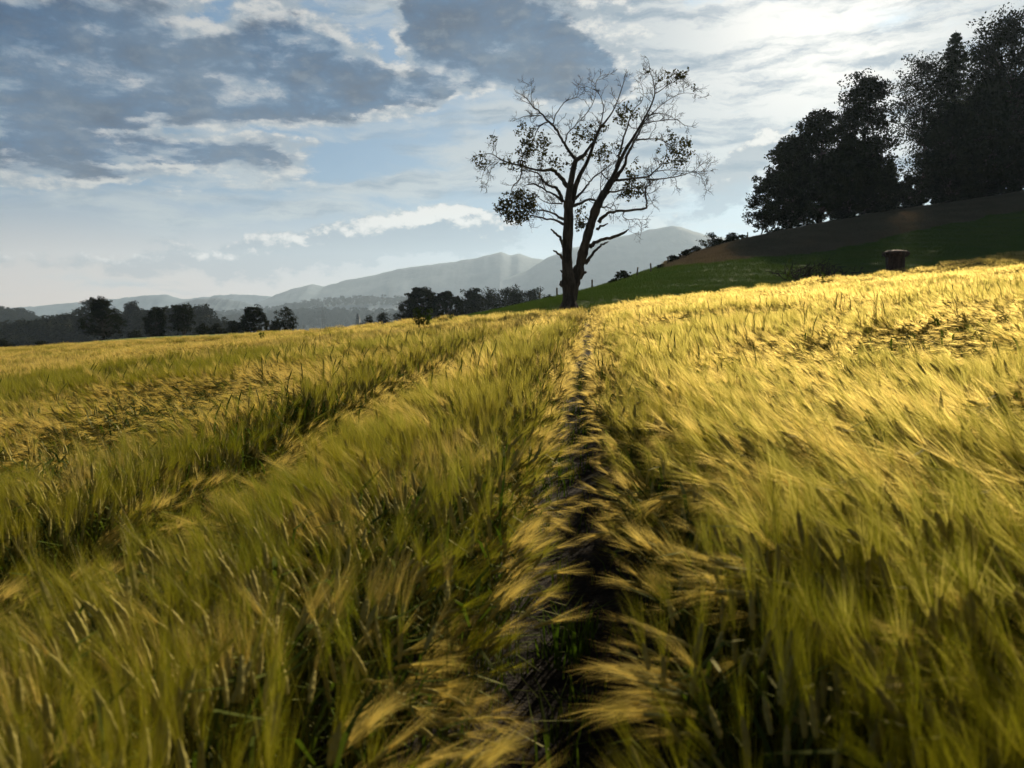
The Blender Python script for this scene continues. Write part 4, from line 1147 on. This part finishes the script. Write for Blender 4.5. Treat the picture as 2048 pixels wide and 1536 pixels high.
do = gD.build('foliage', M['main_leaf'], old); do['label'] = 'dense dark leaf clump hanging low on the left'

# ------------------------------------------------------------------ stump
sx, sy, sz = (*at(1790, 536, 51.0)[:2], 0); sz = gz(sx, sy)
st_top = at(1790, 500, sy)[2]
SH = st_top - sz
st = thing('tree_stump', (sx, sy, sz), 'tall dark tree stump with a ragged overhanging reddish top behind the barley', 'stump')
r = np.random.default_rng(17)
def stump_part(zs, rads, sides, amp, seed):
    g = Geo(); V = []
    for j, (z, R_) in enumerate(zip(zs, rads)):
        a = np.arange(sides) * 2 * math.pi / sides
        rr = R_ * (1 + amp * (fbm(np.cos(a) * 2.2 + 7, np.sin(a) * 2.2 + z * 1.2 + seed, seed, 4) - 0.5) * 2 + 0.04 * np.sin(5 * a + seed))
        V.append(np.stack([rr * np.cos(a), rr * np.sin(a), np.full(sides, z) + 0.05 * (fbm(a * 3, a * 0 + j, seed + 5, 3) - 0.5) * (1 if 0 < j else 0)], 1))
    n = len(zs); V = np.concatenate(V)
    F = [(i * sides + k, i * sides + (k + 1) % sides, (i + 1) * sides + (k + 1) % sides, (i + 1) * sides + k) for i in range(n - 1) for k in range(sides)]
    g.add(V, F)
    c = np.vstack([V[-sides:], V[-sides:].mean(0) + (0, 0, 0.05)])
    g.add(c, [(k, (k + 1) % sides, sides) for k in range(sides)])
    return g
W2 = 18.5 / F_PX * sy
stump_part(np.linspace(-0.2, SH * 0.86, 14), np.interp(np.linspace(0, 1, 14), [0, 0.15, 0.6, 1], [W2 * 1.12, W2 * 0.98, W2 * 0.93, W2 * 0.98]), 40, 0.14, 3).build('trunk', M['stump'], st)
cap = stump_part([SH * 0.74, SH * 0.80, SH * 0.87, SH * 0.93, SH * 0.985], [W2 * 1.02, W2 * 1.20, W2 * 1.30, W2 * 1.20, W2 * 0.80], 48, 0.26, 8)
for k in range(420):
    a = r.uniform(0, 6.28); R_ = W2 * r.uniform(0.5, 1.28); z = SH * r.uniform(0.76, 1.0)
    p = np.array((R_ * math.cos(a), R_ * math.sin(a), z))
    cap.tube(np.array([p, p + np.array((math.cos(a), math.sin(a), 0)) * r.uniform(0, 0.06) + (0, 0, r.normal() * 0.05), p + np.array((math.cos(a) * 0.08, math.sin(a) * 0.08, -r.uniform(-0.16, 0.22)))]), [0.012, 0.01, 0.004], 3, cap=False)
cap.build('broken_top', M['stump'], st)['label'] = 'ragged reddish top edge hanging over the sides'

# ------------------------------------------------------------------ heap of fallen branches
hx, hy = at(1640, 545, 49.0)[:2]
hp = thing('branch_pile', (hx, hy, gz(hx, hy)), 'tangled heap of dead bare branches lying on the slope behind the barley', 'branches')
g = Geo()
def dead(p, d, L, w, lev):
    n = 6; pts = [p]
    for k in range(n - 1):
        d = unit(d + r.normal(size=3) * 0.28)
        pts.append(pts[-1] + d * L / (n - 1))
    pts = np.array(pts); pts[:, 2] = np.maximum(pts[:, 2], 0.02)
    g.tube(pts, np.linspace(w, w * 0.3, n), 4, cap=False)
    if lev:
        for k in range(4):
            j = int(r.integers(1, n - 1))
            dead(pts[j], unit(pts[j + 1] - pts[j]) + r.normal(size=3) * 0.7 + (0, 0, 0.25), L * r.uniform(0.3, 0.6), w * 0.55, lev - 1)
slope = (gz(hx + 1, hy) - gz(hx - 1, hy)) / 2
for k in range(46):
    x = float(np.clip(r.normal() * 1.1, -2.0, 2.0))
    p = np.array((x, r.normal() * 0.35, 0.06 + slope * x + r.uniform(0, 0.55)))
    dead(p, np.array((r.choice((-1, 1)) * r.uniform(0.5, 1), r.normal() * 0.4, r.uniform(-0.05, 0.45))), r.uniform(0.6, 1.7), 0.034, 2)
g.build('branches', M['dark_bark'], hp)

# ------------------------------------------------------------------ fence posts on the crest
POSTS = [(1080, 604, 594, 40.5), (1114, 601, 589, 62), (1184, 584, 573, 64), (1274, 557, 547, 69), (1302, 549, 536, 71), (1336, 536, 525, 74), (1495, 487, 475, 83), (1612, 460, 451, 90)]
PLAB = ['fence post at the left of the bare trunk, farthest down the slope', 'thin fence post just left of the bare tree', 'lone fence post just right of the bare tree', 'fence post right of the lone rounded bush',
        'fence post alone on the open crest', 'fence post beside the tiny bush below the hedge', 'fence post at the upper end of the hedge', 'fence post in front of the wood']
for (px, b, t, Y), lab in zip(POSTS, PLAB):
    Y = 62 if Y == 40.5 else Y
    x, y, _ = at(px, b, Y); z = gz(x, y); h = max(0.9, at(px, t, Y)[2] - z)
    ln = r.normal() * 0.04
    g = Geo()
    g.tube(np.array([(0, 0, -0.3), (ln * 0.3, 0, h * 0.5), (ln, 0.01, h * 0.97), (ln, 0.01, h)]), [0.075, 0.07, 0.065, 0.045], 7)
    o = g.build('fence_post', M['post']); o.location = (x, y, z)
    tag(o, lab, 'fence post', 'fence posts along the crest')

# ------------------------------------------------------------------ tall weeds in the barley
def weed(px, py, Y, hpx, spread, n, label):
    x, y, _ = at(px, py, Y); z = gz(x, y)
    H = max(0.8, at(px, py - hpx, Y)[2] - z)
    root = thing('tall_weed', (x, y, z), label, 'weed', 'tall weeds in the barley')
    gs, gl = Geo(), Geo()
    for k in range(n):
        a = r.uniform(0, 6.28); tip = np.array((math.cos(a) * spread * r.uniform(0.2, 1), math.sin(a) * spread * 0.6, H * r.uniform(0.75, 1.02)))
        p = curve_pts((r.normal() * 0.04, 0, 0), tip, 7, 0.06, r)
        gs.tube(p, np.linspace(0.011, 0.004, 7), 4, cap=False)
        for j in range(2, 7):
            c = p[j] + r.normal(size=(9, 3)) * 0.045
            gl.leaves(c, 0.11, 0, r, 0.2, 2.6)
    gs.build('stem', M['stem'], root); gl.build('leaves', M['blade'], root)
weed(846, 652, 26.0, 33, 0.42, 14, 'bushy dark weed standing out of the barley in front of the dark clump of trees')
weed(1648, 580, 33.0, 36, 0.12, 2, 'thin pale weed rising from the barley below the branch heap')
weed(1578, 560, 43.5, 40, 0.08, 1, 'single thin stem standing left of the branch heap')
weed(524, 676, 34.0, 22, 0.14, 3, 'small dark weed in the barley below the lone dense tree')

# ------------------------------------------------------------------ far away: woods, church, pylons
def wood_mesh(seed, H):
    r2 = np.random.default_rng(seed); g = Geo()
    g.tube(np.array([(0, 0, -1), (0, 0, H * 0.5), (0, 0, H * 0.8)]), [H * 0.03, H * 0.02, H * 0.01], 5)
    for k in range(16):
        t = r2.uniform(0.25, 0.95); a = r2.uniform(0, 6.28)
        R_ = H * 0.34 * math.sin(math.pi * min(1, t * 0.95)) ** 0.5
        c = np.array((math.cos(a) * R_ * 0.8, math.sin(a) * R_ * 0.8, H * t))
        d = r2.normal(size=(46, 3)); d /= np.linalg.norm(d, axis=1, keepdims=True)
        g.leaves(c + d * H * 0.15 * r2.uniform(0.5, 1, 46)[:, None], H * 0.085, 0, r2, 0.3)
    return g.mesh('distant_wood_tree', [M['leaf']])

def wood(name, V, n, hmin, hmax, seed, label, rows=(0.15, 0.62)):
    r2 = np.random.default_rng(seed)
    nr, na, _ = V.shape
    j = r2.uniform(rows[0], rows[1], n) * (nr - 2); a = r2.uniform(0, na - 2, n)
    P_ = V[j.astype(int), a.astype(int)] * (1 - (j % 1))[:, None] + V[j.astype(int) + 1, a.astype(int)] * (j % 1)[:, None]
    P_[:, 0] += r2.normal(size=n) * 3
    vis = np.abs(P_[:, 0]) < 0.8 * P_[:, 1]
    P_ = P_[vis]; n = len(P_)
    s_ = r2.uniform(hmin, hmax, n) / 10.0
    return scatter(name, [wood_mesh(300 + seed + k, 10.0) for k in range(5)], P_[:, 0], P_[:, 1], np.stack([np.zeros(n), np.zeros(n), r2.uniform(0, 6.28, n)], 1),
                   np.stack([s_ * r2.uniform(0.9, 1.4, n), s_ * r2.uniform(0.9, 1.4, n), s_], 1), r2.integers(0, 5, n), label, 'wood', Z=P_[:, 2])
wood('distant_wood', RIDGES['wooded_hill.001'], 2000, 7, 15, 3, 'dark wood covering the hill beyond the left of the field')
wood('distant_wood', RIDGES['wooded_hill'], 1300, 15, 26, 9, 'dark wood on the farther hill at the far left')
wood('distant_wood', RIDGES['low_hills.001'], 1500, 13, 26, 14, 'hazy wood on the low hills across the valley', (0.2, 0.6))
wood('distant_wood', RIDGES['low_hills'], 900, 14, 26, 18, 'faint wood on the farthest low ridge', (0.4, 0.56))
for k, (px, b, t, w, lab) in enumerate(((182, 655, 600, 56, 'hazy rounded tree rising from the wood behind the wide spreading tree, on its left'), (263, 655, 605, 44, 'hazy rounded tree rising from the wood right of the wide spreading tree'),
                                   (350, 650, 612, 34, 'hazy rounded tree rising from the wood behind the close pair'))):
    z0 = at(px, b + 20, 450)[2]
    broad_tree('wood_tree', px, b, t, w, 450, lab, 'tall trees in the distant wood', 140 + k, None, 70, 0.8, 80, 0.5, 'leaf', 0.15, cl_r=0.11, z0=z0)

def solid(g, x0, x1, y0, y1, z0, z1):
    V = [(x, y, z) for x in (x0, x1) for y in (y0, y1) for z in (z0, z1)]
    g.add(V, [(0, 1, 3, 2), (4, 6, 7, 5), (0, 4, 5, 1), (2, 3, 7, 6), (0, 2, 6, 4), (1, 5, 7, 3)])
m, N = material('plaster'); pos = N.new('ShaderNodeNewGeometry').outputs['Position']
finish(N, principled(N, N.mix(N.noise(pos, 0.6, 4), (0.25, 0.24, 0.22), (0.36, 0.34, 0.31)), 0.9)); M['plaster'] = m
m, N = material('slate'); pos = N.new('ShaderNodeNewGeometry').outputs['Position']
finish(N, principled(N, N.mix(N.noise(pos, 2, 4), (0.05, 0.05, 0.055), (0.09, 0.085, 0.085)), 0.7)); M['slate'] = m
m, N = material('galvanised_steel'); pos = N.new('ShaderNodeNewGeometry').outputs['Position']
finish(N, principled(N, N.mix(N.noise(pos, 2, 4), (0.10, 0.105, 0.11), (0.16, 0.165, 0.17)), 0.6)); M['steel'] = m
cx, cy = at(716, 640, 900)[:2]; cz = gz(cx, cy)
ch = thing('church_tower', (cx, cy, cz), 'tiny distant church tower with a pointed spire above the barley', 'church')
top = at(716, 626, 900)[2] - cz; eave = at(716, 638, 900)[2] - cz
g = Geo(); solid(g, -2.1, 2.1, -2.1, 2.1, -1, eave); g.build('tower', M['plaster'], ch)
g = Geo(); g.tube(np.array([(0, 0, eave), (0, 0, eave + 1.2), (0, 0, top)]), [3.0, 1.9, 0.12], 8); g.build('spire', M['slate'], ch)
g = Geo(); solid(g, 2.1, 16, -3.5, 3.5, -1, eave - 9); V = [(2.1, -4.2, eave - 9), (2.1, 4.2, eave - 9), (16.5, -4.2, eave - 9), (16.5, 4.2, eave - 9), (2.1, 0, eave - 4), (16.5, 0, eave - 4)]
g.build('nave', M['plaster'], ch)
g = Geo(); g.add(V, [(0, 2, 5, 4), (1, 4, 5, 3), (0, 1, 3, 2)]); g.add(np.array(V), [(0, 4, 1), (2, 3, 5)]); g.build('roof', M['slate'], ch)
for px, t, Y, lab in ((434, 622, 1350, 'faint power pylon left of the lone dense tree, far across the valley'), (645, 619, 1250, 'faint power pylon right of the sparse airy tree, far across the valley')):
    x, y = at(px, 640, Y)[:2]; z = gz(x, y); H = at(px, t, Y)[2] - z
    g = Geo()
    for sx_ in (-1, 1):
        for sy_ in (-1, 1):
            g.tube(np.array([(sx_ * 3.2, sy_ * 3.2, -1), (sx_ * 0.9, sy_ * 0.9, H * 0.75), (0, 0, H)]), [0.28, 0.22, 0.15], 4)
    for k in range(7):
        z0_, z1_ = H * 0.75 * k / 7, H * 0.75 * (k + 1) / 7
        w0 = 3.2 - 2.3 * k / 7; w1 = 3.2 - 2.3 * (k + 1) / 7
        for s_ in (-1, 1):
            g.tube(np.array([(s_ * w0, -w0, z0_), (-s_ * w1, -w1, z1_)]), 0.12, 3); g.tube(np.array([(-w0, s_ * w0, z0_), (-w1, -s_ * w1, z1_)]), 0.12, 3)
    for f, w in ((0.72, 4.5), (0.82, 6), (0.92, 4)):
        g.tube(np.array([(-w, 0, H * f), (0, 0, H * f + 0.8), (w, 0, H * f)]), 0.22, 4)
    o = g.build('power_pylon', M['steel']); o.location = (x, y, z)
    tag(o, lab, 'pylon', 'power pylons across the valley')
